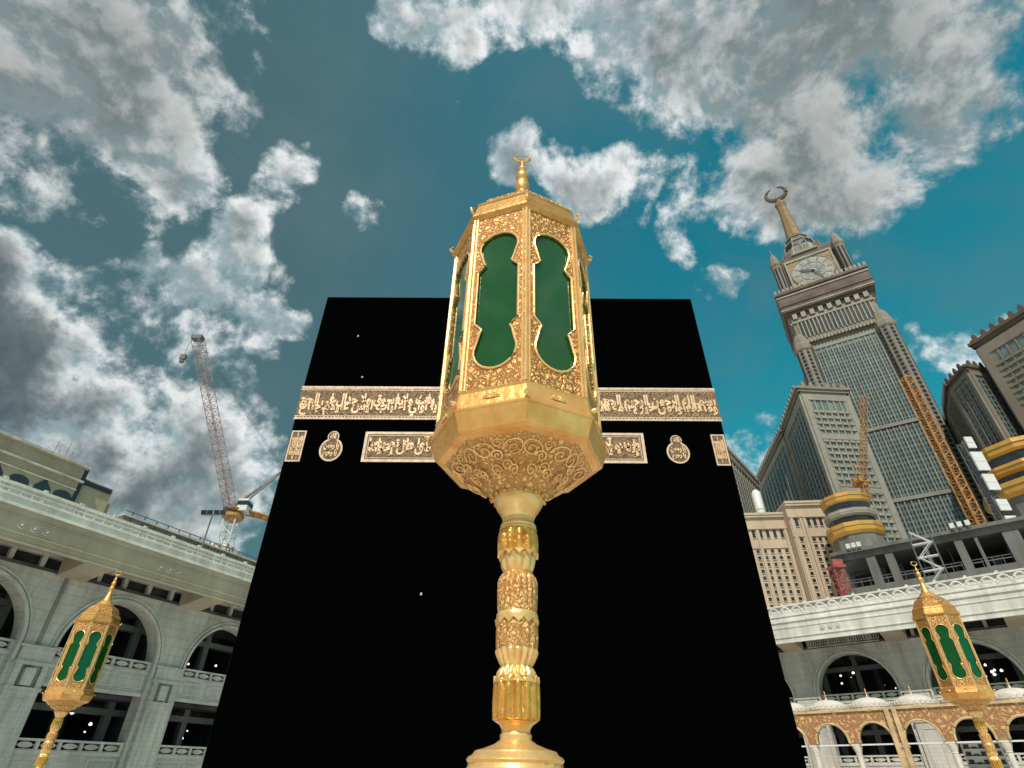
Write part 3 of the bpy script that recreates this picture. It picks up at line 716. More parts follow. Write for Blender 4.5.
    q = MB(); q.lathe([(.125, 2.066), (.128, 2.085), (.108, 2.095), (.100, 2.11), (.078, 2.115), (.080, 2.135), (.056, 2.145), (.046, 2.18), (.034, 2.225), (.026, 2.26), (.022, 2.275)], 24)
    q.build('roof_neck', M['gold'], P, True)
    q = MB(); q.lathe([(.018, 2.27), (.026, 2.285), (.033, 2.305), (.034, 2.33), (.028, 2.35), (.016, 2.362), (.027, 2.375), (.030, 2.395), (.026, 2.415), (.012, 2.43), (.020, 2.445), (.021, 2.455), (.011, 2.47), (.006, 2.49), (.005, 2.52)], 20)
    fn = q.build('finial', M['gold'], P, True)
    q = MB(); cr = []
    for i in range(25):
        a = pi/2+R(7)+(2*pi-R(14))*i/24        # horns almost meeting at the top
        cr.append((.037*cos(a), 0, 2.545+.027*sin(a)))
    q.tube(cr, lambda t_: .0030+.004*sin(pi*t_), 6); q.build('crescent', M['gold'], P, True)
    return P
LN = make_lantern('largest gilded lantern with green panes, in front of the black cube')
LN.location = (.012, 1.6, Z0L); LN.rotation_euler = (0, R(.75), R(3.4))
a2 = copy_tree(LN); a2['label'] = 'small distant gilded lantern before the arcade left of the black cube'
a2.location = (-5.90, 8.50, Z0L); a2.rotation_euler = (0, 0, R(20))
a3 = copy_tree(LN); a3['label'] = 'small distant gilded lantern before the domed arcade right of the black cube'
a3.location = (5.66, 7.84, Z0L); a3.rotation_euler = (0, 0, R(-12))

# ================================================================ TOWERS
def facade(P, a, b_, z0, z1, strips, fl, mS, mG, frame=3., balc=False, band=None, vis=True):
    """one side of a tower: window strips between stone piers, floor ledges and a heavy frame"""
    a = Vector((*a, 0)); b2 = Vector((*b_, 0)); L = (b2-a).length
    ang = atan2(b2.y-a.y, b2.x-a.x); T_ = Matrix.Translation(a) @ Matrix.Rotation(ang, 4, 'Z')
    nf = int((z1-z0-2*frame)/fl); pw = (L-2*frame)/strips
    fr = MB(); fr.M = T_; fr.box(0, frame, -1.2, 0, z0, z1); fr.box(L-frame, L, -1.2, 0, z0, z1); fr.box(frame, L-frame, -1.2, 0, z1-frame*1.4, z1)
    fr.box(frame*1.0, frame*1.5, -.7, 0, z0, z1-frame*1.4); fr.box(L-frame*1.5, L-frame, -.7, 0, z0, z1-frame*1.4)
    fr.build('facade_frame', mS, P)
    for k in range(strips):
        x = frame+k*pw
        g_ = MB(); g_.M = T_; g_.box(x+pw*.18, x+pw*.82, -.25, 0, z0, z1-frame*1.4)
        so_ = g_.build('window_strip', mG, P)
        d = MB(); d.M = T_; zt_ = z0+(nf-1)*fl+fl*.3
        if balc: d.box(x+pw*.48, x+pw*.52, -.6, -.25, z0, zt_)
        else:
            for u in (.26, .73): d.box(x+pw*(u-.02), x+pw*(u+.02), -.3, -.25, z0+fl*.3, zt_)
            d.box(x+pw*.16, x+pw*.84, -.3, -.25, z0+.2, z0+.5)
        for j in range(nf):
            z = z0+j*fl
            if balc: d.box(x+pw*.10, x+pw*.90, -1.3, -.25, z, z+fl*.38)
            else:
                d.box(x+pw*.16, x+pw*.36, -.45, -.25, z+fl*.3, z+fl*.85); d.box(x+pw*.62, x+pw*.84, -.45, -.25, z+fl*.3, z+fl*.85)
        d.build('balcony_rows' if balc else 'window_panes', mS if balc else M['tower_dk'], so_)
    q = MB(); q.M = T_
    for k in range(strips+1): x = frame+k*pw; q.box(x-pw*.12, x+pw*.12, -.8, 0, z0, z1-frame*1.4)
    if band:
        for z in band: q.box(frame, L-frame, -1.5, 0, z, z+fl*.7)
    q.build('facade_piers', mS, P)
def crenels(P, ring, z, h, wdt, m, out=1.5):
    q = MB(); n_ = len(ring)
    for i in range(n_):
        a = Vector((*ring[i], 0)); b_ = Vector((*ring[(i+1) % n_], 0)); L = (b_-a).length
        ang = atan2(b_.y-a.y, b_.x-a.x); q.M = Matrix.Translation(a) @ Matrix.Rotation(ang, 4, 'Z')
        k = max(1, int(L/(wdt*2)))
        q.box(-out, L+out, -out, .5, z, z+h*.45); q.box(-out*.6, L+out*.6, -out*.6, .5, z-h*.5, z)
        for j in range(k):
            u = (j+.5)*L/k
            q.slab([(u-wdt*.6, z+h*.45), (u+wdt*.6, z+h*.45), (u+wdt*.5, z+h), (u, z+h*1.4), (u-wdt*.5, z+h)], -out, -out+wdt*.5)
    return q.build('cresting', m, P)

# ---- clock tower
CD, CA = 530., 121.
loc, rz = wallframe(CD, CA)
ct = thing('clock_tower', 'very tall brown stone clock tower topped by a gold spire and crescent', 'clock tower', loc, rz)
CX = 58.5; H2 = 33.
q = MB(); q.box(CX-H2, CX+H2, -H2, H2, 0, 342); q.build('shaft', M['tower'], ct)
for (pa, pb) in (((CX-H2, -H2), (CX+H2, -H2)), ((CX-H2, H2), (CX-H2, -H2)), ((CX+H2, -H2), (CX+H2, H2))):
    facade(ct, pa, pb, 0, 336, 13, 4.2, M['tower_grey'], M['tower_gl'], 3.4, False, (60, 120, 176, 238))
for sx in (-1, 1):
    for sy in (-1, 1):
        q = MB(); q.M = Matrix.Translation((CX+sx*(H2+1), sy*(H2+1), 0))
        q.lathe([(7.5, 0), (7.5, 330), (8.6, 332), (8.6, 337), (7.4, 339), (6.5, 346), (4, 351), (.5, 354)], 8)
        tr = q.build('corner_turret', M['tower'], ct)
        q = MB(); q.M = Matrix.Translation((CX+sx*(H2+1), sy*(H2+1), 0))
        for k in range(8):
            q.M = Matrix.Translation((CX+sx*(H2+1), sy*(H2+1), 0)) @ Matrix.Rotation(2*pi*(k+.5)/8, 4, 'Z')
            q.box(-.2, .2, -7.0, -6.9, 6, 330)
            for j in range(78): q.box(-1.4, 1.4, -7.15, -6.9, 6+j*4.2, 8.6+j*4.2)
            q.build('turret_window_strip', M['tower_dk'], tr); q = MB()
q = MB(); q.box(CX-35, CX+35, -35, 35, 342, 376); q.box(CX-36.5, CX+36.5, -36.5, 36.5, 340, 344); up = q.build('upper_block', M['tower'], ct)
q = MB(); g_ = MB()
for s_ in range(4):
    T_ = Matrix.Translation((CX, 0, 0)) @ Matrix.Rotation(s_*pi/2, 4, 'Z'); q.M = T_; g_.M = T_
    for k in range(19):
        u = -31+k*62/18; q.box(u-.55, u+.55, -36.2, -35, 346, 366)
        g_.box(u+.9, u+2.6, -35.3, -35, 347, 364) if k < 18 else None
    for k in range(9):
        u = -31+k*62/8; q.slab([(u-2, 370), (u+2, 370), (u+2, 377), (u-2, 378)], -38, -35)
    q.box(-35, 35, -36.6, -35, 366, 368)
    for k in range(24): u = -34+k*68/23; q.box(u-.8, u+.8, -37.6, -36.4, 339, 342.5)
q.build('blind_arcade', M['tower_lt'], up); g_.build('arcade_recesses', M['tower_dk'], up)
q = MB(); q.box(CX-38, CX+38, -38, 38, 376.2, 379); q.box(CX-40.5, CX+40.5, -40.5, 40.5, 379, 401); q.box(CX-41.8, CX+41.8, -41.8, 41.8, 401, 404)
q.box(CX-41.3, CX+41.3, -41.3, 41.3, 386, 388); co = q.build('cornice', M['tower_band'], ct)
q = MB()
for s_ in range(4):
    q.M = Matrix.Translation((CX, 0, 0)) @ Matrix.Rotation(s_*pi/2, 4, 'Z')
    q.box(-41, 41, -41.4, -40.5, 397, 398.5); q.box(-41, 41, -41.0, -40.5, 380.5, 382)
    for k in range(22): u = -40+k*80/21; q.box(u-.9, u+.9, -41.5, -40.4, 404, 408)
q.build('cornice_trim', M['tower_lt'], co)
q = MB(); q.box(CX-27, CX+27, -27, 27, 404, 459); cb = q.build('clock_block', M['tower_band'], ct)
for sx in (-1, 1):
    for sy in (-1, 1):
        q = MB(); q.M = Matrix.Translation((CX+sx*30, sy*30, 0)); q.lathe([(5.6, 404), (5.6, 410), (5.0, 411), (5.0, 447), (6.0, 449), (6.0, 452), (4.8, 454), (4.4, 459), (2.4, 465), (.6, 468), (.3, 476)], 8)
        ctu = q.build('clock_turret', M['tower'], ct)
        q = MB()
        for k in range(8):
            q.M = Matrix.Translation((CX+sx*30, sy*30, 0)) @ Matrix.Rotation(2*pi*(k+.5)/8, 4, 'Z'); q.box(-.9, .9, -4.8, -4.5, 414, 444)
        q.build('turret_slits', M['tower_dk'], ctu)
for s_ in range(4):
    T_ = Matrix.Translation((CX, 0, 0)) @ Matrix.Rotation(s_*pi/2, 4, 'Z')
    q = MB(); q.M = T_; q.box(-21.5, 21.5, -28.6, -27, 407, 450); cf = q.build('clock_surround', M['goldstone'], ct)
    q = MB(); q.M = T_
    for x0_, x1_, a_, b_ in ((-22.5, 22.5, 406, 408), (-22.5, 22.5, 449, 451.5), (-22.5, -20.8, 408, 449), (20.8, 22.5, 408, 449)): q.box(x0_, x1_, -29.6, -27, a_, b_)
    q.build('clock_frame', M['tower_lt'], cf)
    q = MB(); q.M = T_; q.slab([(20*cos(2*pi*i/48), 428.5+20*sin(2*pi*i/48)) for i in range(48)], -29.2, -28.6); fc = q.build('clock_dial', M['clockface'], ct)
    q = MB(); q.M = T_
    q.tube([(19.4*cos(2*pi*i/48), -29.4, 428.5+19.4*sin(2*pi*i/48)) for i in range(48)], .35, 5, True)
    q.tube([(11.5*cos(2*pi*i/40), -29.4, 428.5+11.5*sin(2*pi*i/40)) for i in range(40)], .25, 5, True)
    for i in range(12):
        a = 2*pi*i/12; wd = 1.1 if i % 3 == 0 else .75
        q.add([(13*sin(a)-wd*cos(a), -29.45, 428.5+13*cos(a)+wd*sin(a)), (13*sin(a)+wd*cos(a), -29.45, 428.5+13*cos(a)-wd*sin(a)),
               (18*sin(a)+wd*cos(a), -29.45, 428.5+18*cos(a)-wd*sin(a)), (18*sin(a)-wd*cos(a), -29.45, 428.5+18*cos(a)+wd*sin(a))], [(0, 1, 2, 3)])
    for i in range(24):
        a = 2*pi*(i+.5)/24; q.bar((4*sin(a), -29.3, 428.5+4*cos(a)), (10.5*sin(a), -29.3, 428.5+10.5*cos(a)), .22)
    q.build('dial_marks', M['tower'], fc)
    q = MB(); q.M = T_
    for a, L, wd in ((R(-64), 13.5, 1.5), (R(152), 17.0, 1.1)):      # hour hand to the upper left, minute hand down
        d_ = Vector((sin(a), 0, cos(a))); n_ = Vector((cos(a), 0, -sin(a))); c_ = Vector((0, -29.8, 428.5))
        q.add([tuple(c_-n_*wd-d_*2), tuple(c_+n_*wd-d_*2), tuple(c_+n_*wd*1.2+d_*L*.7), tuple(c_+d_*L), tuple(c_-n_*wd*1.2+d_*L*.7)], [(0, 1, 2, 3, 4)])
    q.ball((0, -29.7, 428.5), 1.4, 8); q.build('clock_hands', M['tower_dk'], fc)
q = MB(); q.M = Matrix.Translation((CX, 0, 0))
q.lathe([(31, 459), (31, 461), (25, 462), (24, 474), (21, 478), (19.5, 480)], 8, phase=pi/8); dm = q.build('gable_stage', M['tower_lt'], ct)
q = MB()
for s_ in range(8):
    q.M = Matrix.Translation((CX, 0, 0)) @ Matrix.Rotation(2*pi*s_/8, 4, 'Z')
    q.box(-5.5, 5.5, -23.8, -22.4, 463, 465); q.box(-1, 1, -24.2, -22, 462, 478)
    for u in (-6, -3.2, 3.2, 6): q.box(u-.6, u+.6, -23.6, -22, 463, 474)
q.build('stage_ribs', M['tower'], dm)
q = MB(); q.M = Matrix.Translation((CX, 0, 0))
q.lathe([(19.5, 480), (17, 484), (14.5, 486), (14.5, 493), (12.5, 495), (11.5, 502), (9.5, 504), (8.5, 506)], 8, phase=pi/8); ld = q.build('spire_gallery', M['tower_dk'], ct)
q = MB()
for s_ in range(8):
    q.M = Matrix.Translation((CX, 0, 0)) @ Matrix.Rotation(2*pi*(s_+.5)/8, 4, 'Z')
    q.bar((0, -18.5, 480), (0, -14, 495), .7); q.bar((0, -14, 495), (0, -9, 506), .6)
q.M = Matrix.Translation((CX, 0, 0)); q.lathe([(15.4, 492.5), (15.8, 493.5), (15.4, 494.5)], 8, phase=pi/8); q.lathe([(12.6, 501.5), (12.8, 502.5), (12, 503)], 8, phase=pi/8)
q.build('gallery_ribs', M['tower_lt'], ld)
q = MB(); q.M = Matrix.Translation((CX, 0, 0)); q.lathe([(8.8, 505), (9.6, 507), (8.4, 510), (6.6, 530), (5.4, 548), (5.2, 562), (6.4, 568), (6.0, 571), (3.2, 572), (2.6, 577)], 8); q.build('spire', M['goldstone'], ct)
q = MB(); q.M = Matrix.Translation((CX, 0, 0)); cr = []
for i in range(33):
    a = R(108)+R(324)*i/32; cr.append((11.2*cos(a), 0, 590+11.2*sin(a)))
q.tube(cr, lambda t_: .7+2.2*sin(pi*t_), 8); q.build('crescent', M['tower_band'], ct, True)

# ---- left hotel tower (in front of the clock tower)
ht = thing('hotel_tower', 'stone and glass tower with crested stepped roof left of the clock tower', 'tower')
A = [(202, 322.5), (236, 325), (250, 378), (214, 378)]
Bf = [(213, 379), (248, 379), (262, 478), (228, 478)]
for ring, zt in ((A, 226), (Bf, 224)):
    q = MB(); q.prism(ring, 0, zt); q.build('wall', M['tower_lt'], ht)
facade(ht, A[0], A[1], 0, 222, 6, 4.6, M['tower_lt'], M['tower_gl'], 3.4, True, (100, 148, 186))
facade(ht, A[3], A[0], 0, 222, 7, 4.2, M['tower_lt'], M['tower_gl'], 4.2)
facade(ht, Bf[3], Bf[0], 0, 220, 11, 4.2, M['tower_lt'], M['tower_gl'], 3.4)
facade(ht, A[1], A[2], 0, 222, 6, 4.2, M['tower_lt'], M['tower_gl'], 3.4)
crenels(ht, A, 226, 4.2, 2.6, M['tower'], 2.6); crenels(ht, Bf, 224, 4.2, 2.6, M['tower'], 2.6)
# ---- farther wing just right of the cube
h2 = thing('hotel_tower', 'distant grey tower top just beyond the right edge of the black cube', 'tower')
ring = [(150, 350), (198, 412), (186, 440), (132, 385)]
q = MB(); q.prism(ring, 0, 196); q.build('wall', M['tower_lt'], h2)
facade(h2, ring[0], ring[1], 0, 194, 12, 4.2, M['tower_lt'], M['tower_gl'], 3.); crenels(h2, ring, 196, 3.5, 2.2, M['tower_lt'], 1.5)
# ---- right hotel tower
r1 = thing('hotel_tower', 'large stone tower with crested roof and green glass at the right edge of the photo', 'tower')
A = [(318, 297), (331, 255), (400, 270), (392, 318)]
q = MB(); q.prism(A, 0, 246); q.build('wall', M['tower'], r1)
facade(r1, A[0], A[1], 0, 242, 6, 4.4, M['tower'], M['tower_gl'], 5.0, True, (100, 170)); facade(r1, A[3], A[0], 0, 242, 9, 4.4, M['tower'], M['tower_gl'], 4.)
crenels(r1, A, 246, 5, 2.8, M['tower_band'], 2.5)
Bf = [(309, 303), (345, 312), (380, 372), (352, 385), (330, 355), (312, 325)]
q = MB(); q.prism(Bf, 0, 231); q.build('wall', M['tower'], r1)
facade(r1, Bf[5], Bf[0], 0, 229, 3, 4.2, M['tower'], M['tower_gl'], 2.5); facade(r1, Bf[4], Bf[5], 0, 229, 5, 4.2, M['tower'], M['tower_gl'], 2.5)
facade(r1, Bf[3], Bf[4], 0, 229, 5, 4.2, M['tower'], M['tower_gl'], 2.5); facade(r1, Bf[0], Bf[1], 0, 229, 4, 4.2, M['tower'], M['tower_gl'], 2.5)
crenels(r1, Bf, 231, 4.5, 2.4, M['tower_band'], 2.2)

# ---- drum buildings ringed with yellow gold balconies
def bastion(label, cx, cy, r, zs, top, n_=12, ph=.2):
    P = thing('round_bastion', label, 'tower', (cx, cy, 0), 0, 'round podium towers with golden balcony bands')
    q = MB(); q.lathe([(r*.96, 0), (r*.96, zs[-1][0]-.6), (r*.88, zs[-1][0]-.6), (r*.88, top)], n_, phase=ph); q.build('drum', M['concrete'], P)
    q = MB(); q.lathe([(r*.90, zs[-1][0]-.5), (r*.90, top-1)], n_, phase=ph); q.build('dark_storeys', M['tower_dk'], P)
    for z, h, k, mm in zs:
        q = MB(); q.lathe([(r*k*.90, z-h*.3), (r*k, z), (r*k*1.01, z+h*.45), (r*k, z+h), (r*k*.95, z+h)], n_, phase=ph); gb = q.build('balcony_band', M[mm], P)
        q = MB(); q.lathe([(r*k*1.012, z+h*.45), (r*k*1.03, z+h*.5), (r*k*1.012, z+h*.58)], n_, phase=ph); q.build('band_moulding', M['embroid_edge'] if mm != 'goldband' else M['goldstone'], gb)
    return P
bastion('smaller dark round podium with three yellow gold bands below the clock tower', 160.5, 252, 11.0, [(108.5, 3.6, .97, 'goldband'), (101.5, 2.6, 1.02, 'tower_lt'), (93.5, 4.0, 1.10, 'goldband')], 112)
bastion('larger dark round podium with yellow gold bands cut off by the right edge', 229, 222, 20, [(118, 4.2, .97, 'goldband'), (109, 3.2, 1.02, 'goldband'), (100, 4.6, 1.08, 'goldband')], 121)

# ---- beige hotel block
loc, rz = wallframe(285, 95)
bh = thing('beige_hotel', 'beige stone hotel block with rows of small dark windows, beside the cube below the towers', 'hotel', loc, rz)
HS = []
for (x0_, x1_, yf, zt, nst) in ((70, 118, 6, 115.5, 15), (118, 150, 0, 119, 9)):
    q = MB(); q.box(x0_, x1_, yf, 34, 0, zt); wl = q.build('wall', M['hotel'], bh)
    q = MB(); q.box(x0_-.3, x1_+.3, yf-1.6, 34, zt, zt+1.2); q.box(x0_-.2, x1_+.2, yf-1.0, yf, zt-7.5, zt-6.6); q.box(x0_-.2, x1_+.2, yf-1.2, yf, zt-1.2, zt); q.box(x0_-.1, x1_+.1, yf-.5, yf, zt-17.5, zt-16.8)
    q.build('cornice', M['hotel'], wl)
    if nst == 9: cols_ = [121.5, 127.5, 130.5, 133.5, 140.5, 143.5, 147]; pil = [119.2, 123.8, 125.5, 136, 138]
    else: cols_ = [72.5+3.55*i for i in range(13)]; pil = [71, 90, 103, 117]
    q = MB()
    for u in pil: q.box(u-.7, u+.7, yf-.7, yf, 0, zt-7.5)
    q.build('pilasters', M['hotel'], wl)
    for u in cols_:
        for k in range(16):
            zc = zt-12-(4.5 if k else 0)-k*3.35; HS.append((u, yf, zc, 4.2 if k == 0 else 1.75))
HS.sort(key=lambda t_: (not (86 < t_[0] < 150 and t_[2] > 60), t_[2]+t_[0]*.3))
rest = MB(); rs = MB(); win_me = {}
for n_, (u, yf, zc, h) in enumerate(HS):
    if n_ < 100:
        if h not in win_me:
            q = MB(); q.box(-.75, .75, -.12, -.02, 0, h); wo_ = q.build('window', M['tower_dk'], bh)
            q = MB(); q.box(-.95, .95, -.45, 0, -.35, -.05); wi_ = q.build('sill', M['hotel'], wo_); win_me[h] = (wo_, wi_)
        else:
            wo_ = win_me[h][0].copy(); COL.objects.link(wo_); wi_ = win_me[h][1].copy(); COL.objects.link(wi_); wi_.parent = wo_
        wo_.location = (u, yf, zc)
    else:
        rest.box(u-.75, u+.75, yf-.12, yf-.02, zc, zc+h); rs.box(u-.95, u+.95, yf-.45, yf, zc-.35, zc-.05)
tag(rest.build('windows', M['tower_dk'], bh), kind='stuff'); tag(rs.build('sills', M['hotel'], bh), kind='stuff')
q = MB(); q.M = Matrix.Translation((134, 284, 0)); q.lathe([(2.3, 116), (2.3, 130), (1.6, 131), (1.2, 131.5)], 20)
q.lathe([(2.5, 120), (2.55, 120.3), (2.5, 120.6)], 20, caps=False)
tk = q.build('water_tank', M['whitemetal'], None, True); tag(tk, 'white upright cylinder on the beige hotel roof next to the black cube', 'tank')

# ---- unfinished concrete frame behind the right wing
loc, rz = wallframe(120, 130)
cf_ = thing('concrete_frame', 'unfinished grey concrete frame building with dark open bays behind the right mosque wing', 'building', loc, rz)
q = MB(); q.box(-21, 40, 0, 14, 35.0, 36.5); q.box(-21, 40, -.8, 0, 36.0, 36.6); q.box(-21, 40, 0, 14, 28.4, 30.0); q.box(-21, 40, 0, 14, 21.5, 22.6)
q.build('floor_slabs', M['concrete'], cf_)
for x, w_c in ((-20.2, .9), (-14.9, 1.5), (-11.9, 1.3), (-6.2, .5), (-1.4, 1.2), (1.1, .45), (5.8, 2.2), (13, 1.6), (22, 1.6), (31, 1.6)):
    q = MB(); q.box(x-w_c/2, x+w_c/2, .1, 1.3, 0, 34.99); q.box(x-w_c/2, x+w_c/2, 9, 10, 0, 34.99); q.build('column', M['concrete'], cf_)
q = MB(); q.box(-21, 40, 12, 12.5, 0, 35); q.build('back_wall', M['dark'], cf_)
q = MB(); q.box(-21, 40, .4, .6, 30.9, 31.05); q.box(-21, 40, .4, .6, 31.4, 31.5)
for k in range(44): x = -20.5+k*1.4; q.box(x, x+.08, .4, .6, 30.0, 31.5)
for k in range(9): x = -12+k*4.3; q.box(x, x+.25, 5, 5.3, 30, 35); q.box(x+1, x+2.3, 6, 6.2, 31, 33)
q.build('site_railing', M['steel'], cf_)
for x in (-17.6, -16.7, -15.8, -1.2, -.1, 1.0):
    q = MB(); q.box(x-.3, x+.3, -1.2, -.5, 36.75, 37.5); q.box(x-.34, x+.34, -1.24, -1.2, 36.7, 37.55); q.box(x-.06, x+.06, -.9, -.8, 36.4, 36.75); q.build('floodlight', M['whitemetal'], cf_)

# ---- lattice helpers for cranes and masts
def lattice(q, a, b, w_, bays, r, tri=False):
    a = Vector(a); b = Vector(b); d = (b-a).normalized(); up = Vector((0, 0, 1)) if abs(d.z) < .9 else Vector((0, 1, 0))
    s1 = d.cross(up).normalized()*w_/2; s2 = d.cross(s1).normalized()*w_/2
    cn = [s1+s2, s1-s2, -s1-s2, -s1+s2] if not tri else [s1-s2, -s1-s2, s2]
    for c in cn: q.bar(a+c, b+c, r)
    for k in range(bays):
        p0 = a+(b-a)*k/bays; p1 = a+(b-a)*(k+1)/bays
        for i in range(len(cn)):
            c0 = cn[i]; c1 = cn[(i+1) % len(cn)]
            q.bar(p0+c0, p0+c1, r*.6); q.bar(*((p0+c0, p1+c1) if k % 2 else (p0+c1, p1+c0)), r*.6)
# left luffing crane
bx, by, bz = -50.9, 97.5, 41.0
cr = thing('tower_crane', 'orange luffing crane with pale red jib rising left of the black cube', 'crane', (bx, by, 0))
q = MB(); lattice(q, (0, 0, 0), (0, 0, bz-6), 2.3, 22, .17); q.build('mast', M['orange'], cr)
q = MB(); lattice(q, (0, 0, bz-6), (0, 0, bz-1), 2.1, 3, .13); q.build('upper_mast', M['whitemetal'], cr)
q = MB(); q.lathe([(1.5, bz-1.4), (1.9, bz-1), (1.9, bz-.4), (1.5, bz)], 16); q.build('slew_ring', M['orange'], cr)
hd = Vector((-.25, -.97, 0)).normalized(); sdv = Vector((hd.y, -hd.x, 0)); bk = Vector((.62, .45, 0))
q = MB()
for s_ in (-1, 1):
    o_ = sdv*s_*.9; q.tube([tuple(Vector((0, 0, bz+.3))+o_+hd*2), tuple(Vector((0, 0, bz+.3))+o_+bk*14)], .35, 4)
for k in range(8): c_ = Vector((0, 0, bz+.3))+bk*(k*1.8); q.bar(c_-sdv*.9, c_+sdv*.9, .15)
for k in (10, 13): c_ = Vector((0, 0, bz+.9))+bk*k; q.M = Matrix.Translation(c_) @ Matrix.Rotation(atan2(bk.y, bk.x), 4, 'Z'); q.box(-1, 1, -1.2, 1.2, -.8, 1.6)
q.M = Matrix.Identity(4); q.build('counter_jib', M['orange'], cr)
q = MB(); q.M = Matrix.Translation(Vector((0, 0, bz))+sdv*-1.9); q.box(-.9, .9, -1.1, 1.1, 0, 2.2); cb_ = q.build('cab', M['whitemetal'], cr)
q = MB(); q.M = Matrix.Translation(Vector((0, 0, bz))+sdv*-1.9); q.box(-.95, .95, -1.15, 1.15, 1.0, 1.8); q.build('cab_windows', M['tower_dk'], cb_)
apex = Vector((4.5, 5.5, bz+11.5)); tip = Vector((-5.2, -20.8, bz+24.2)); root = Vector((-.3, -1.6, bz+.8))
q = MB()
for s_ in (-1, 1): q.bar(apex, Vector((0, 0, bz))+sdv*s_*.9+hd*1., .24); q.bar(apex, Vector((0, 0, bz))+sdv*s_*.9+bk*11, .16)
q.ball(apex, .5, 6); q.build('apex_frame', M['steel'], cr)
q = MB(); lattice(q, root, tip, 1.5, 24, .085); jb = q.build('jib', M['redwhite'], cr)
q = MB()
for s_ in (-.6, .6): q.bar(apex+sdv*s_*.4, tip+sdv*s_*.4, .05)
q.build('pendant_ropes', M['steel'], cr)
q = MB(); hk = tip+Vector((-1.1, 0, -.3)); q.box(tip.x-.9, tip.x+.9, tip.y-.6, tip.y+.6, tip.z-.3, tip.z+.5); q.bar(hk, hk+Vector((0, 0, -3.4)), .05); q.bar(tip, hk, .1)
q.box(hk.x-.45, hk.x+.45, hk.y-.3, hk.y+.3, hk.z-4.4, hk.z-3.4); q.ball(hk+Vector((0, 0, -4.8)), .4, 6); q.build('hook_block', M['steel'], cr)
# right site: tall orange mast and smaller luffing jib
m1 = thing('lattice_mast', 'tall slim orange lattice mast running up beside the right side of the clock tower', 'mast', (99.2, 113.5, 0))
q = MB(); lattice(q, (0, 0, 0), (0, 0, 84), 1.9, 60, .22); q.build('mast_frame', M['orange'], m1)
q = MB(); q.box(-.3, .3, -.3, .3, 0, 83); q.build('mast_core', M['orange'], m1)
q = MB(); q.box(-2, 2, -2, 2, 0, 1.2); q.build('base_block', M['concrete'], m1)
q = MB(); q.box(-1.0, 1.0, -1.0, 1.0, 84, 84.3); q.bar((0, 0, 84.3), (0, 0, 86), .15); q.build('mast_cap', M['orange'], m1)
m2 = thing('tower_crane', 'orange crane on the smaller gold-banded podium, its jib against the clock tower', 'crane', (171, 249, 0))
q = MB(); lattice(q, (0, 0, 111.8), (0, 0, 118), 2.4, 3, .2); q.build('mast', M['orange'], m2)
q = MB(); q.lathe([(1.7, 117.5), (2.1, 118), (2.1, 119), (1.7, 119.4)], 12); q.box(-2.3, 2.3, -2.2, 5, 119.4, 121.2); q.box(-2.7, -1.0, -2.7, -.8, 119.6, 122.2); q.box(-1.9, 1.9, 3, 5, 121.2, 123.8); q.build('slewing_platform', M['orange'], m2)
q = MB(); lattice(q, (0, -1.5, 121), (4.5, -19, 158), 2.2, 24, .2); q.bar((0, 4, 122), (4.5, -19, 158), .1); q.bar((0, 4, 122), (0, 1.5, 131), .25); q.bar((0, -1.5, 121), (0, 1.5, 131), .25); q.build('jib', M['orange'], m2)
# lift shaft with white panels
ls = thing('lift_shaft', 'tall thin shaft clad with white panels at the left edge of the right tower', 'shaft', (168, 181.5, 0))
q = MB(); lattice(q, (0, 0, 0), (0, 0, 104), 3.0, 36, .22); q.box(-1.1, 1.1, -1.0, 1.2, 0, 104); q.build('shaft_frame', M['steel'], ls)
for z0_, z1_, hw in ((100.5, 105, 1.4), (91.5, 98.8, 2.1), (84, 90, 2.0), (76.5, 80.5, 1.8), (71, 74.5, 1.8)):
    q = MB(); q.box(-hw, hw, -3.0, -2.4, z0_, z1_); q.box(-hw, hw, -3.1, -3.0, (z0_+z1_)/2-.15, (z0_+z1_)/2+.15); q.build('white_panel', M['whitemetal'], ls)
# red mast, stair truss, floodlight pole
for (px_, pz_) in ((-4.42, 11.69), (-4.07, 10.24), (-1.91, 4.55)):
    q = MB(); q.tube([(px_+.018*cos(2*pi*i/12), -.03, pz_+.018*sin(2*pi*i/12)) for i in range(12)], .009, 5, True); q.box(px_-.012, px_+.012, -.03, .01, pz_+.012, pz_+.035); q.build('cloth_ring', M['whitemetal'], kb)
rm = thing('red_mast', 'short red lattice mast on the roof in front of the beige hotel', 'mast', (49.4, 85.2, 18))
q = MB(); lattice(q, (0, 0, 0), (0, 0, 9.6), 1.5, 9, .09); q.box(-.3, .3, -.3, .3, .2, 9.2); q.build('mast_frame', M['red'], rm)
q = MB(); q.box(-1, 1, -1, 1, 9.6, 10); q.box(-.8, .8, -.9, -.8, 10, 10.8); q.build('mast_platform', M['red'], rm)
loc, rz = wallframe(104, 130)
st = thing('stair_truss', 'white zigzag stair truss standing before the dark bays behind the right lantern', 'stairs', loc, rz)
q = MB()
for k in range(16):
    z = 1+k*2.0; s_ = -1 if k % 2 else 1
    q.bar((-5.5-s_*1.1, 0, z), (-5.5+s_*1.1, 0, z+2.0), .07); q.bar((-5.5-s_*1.1, .9, z), (-5.5+s_*1.1, .9, z+2.0), .07); q.box(-6.9, -4.1, 0, .9, z-.1, z+.05)
q.build('stair_flights', M['whitemetal'], st)
q = MB()
for u in (-6.9, -4.1):
    for y_ in (0, .9): q.bar((u, y_, 0), (u, y_, 33), .09)
q.build('stair_posts', M['steel'], st)
lp = thing('floodlight_pole', 'thin pole with a row of dark floodlights on the terrace roof beside the orange crane', 'light pole', (-39.5, 70.3, 18))
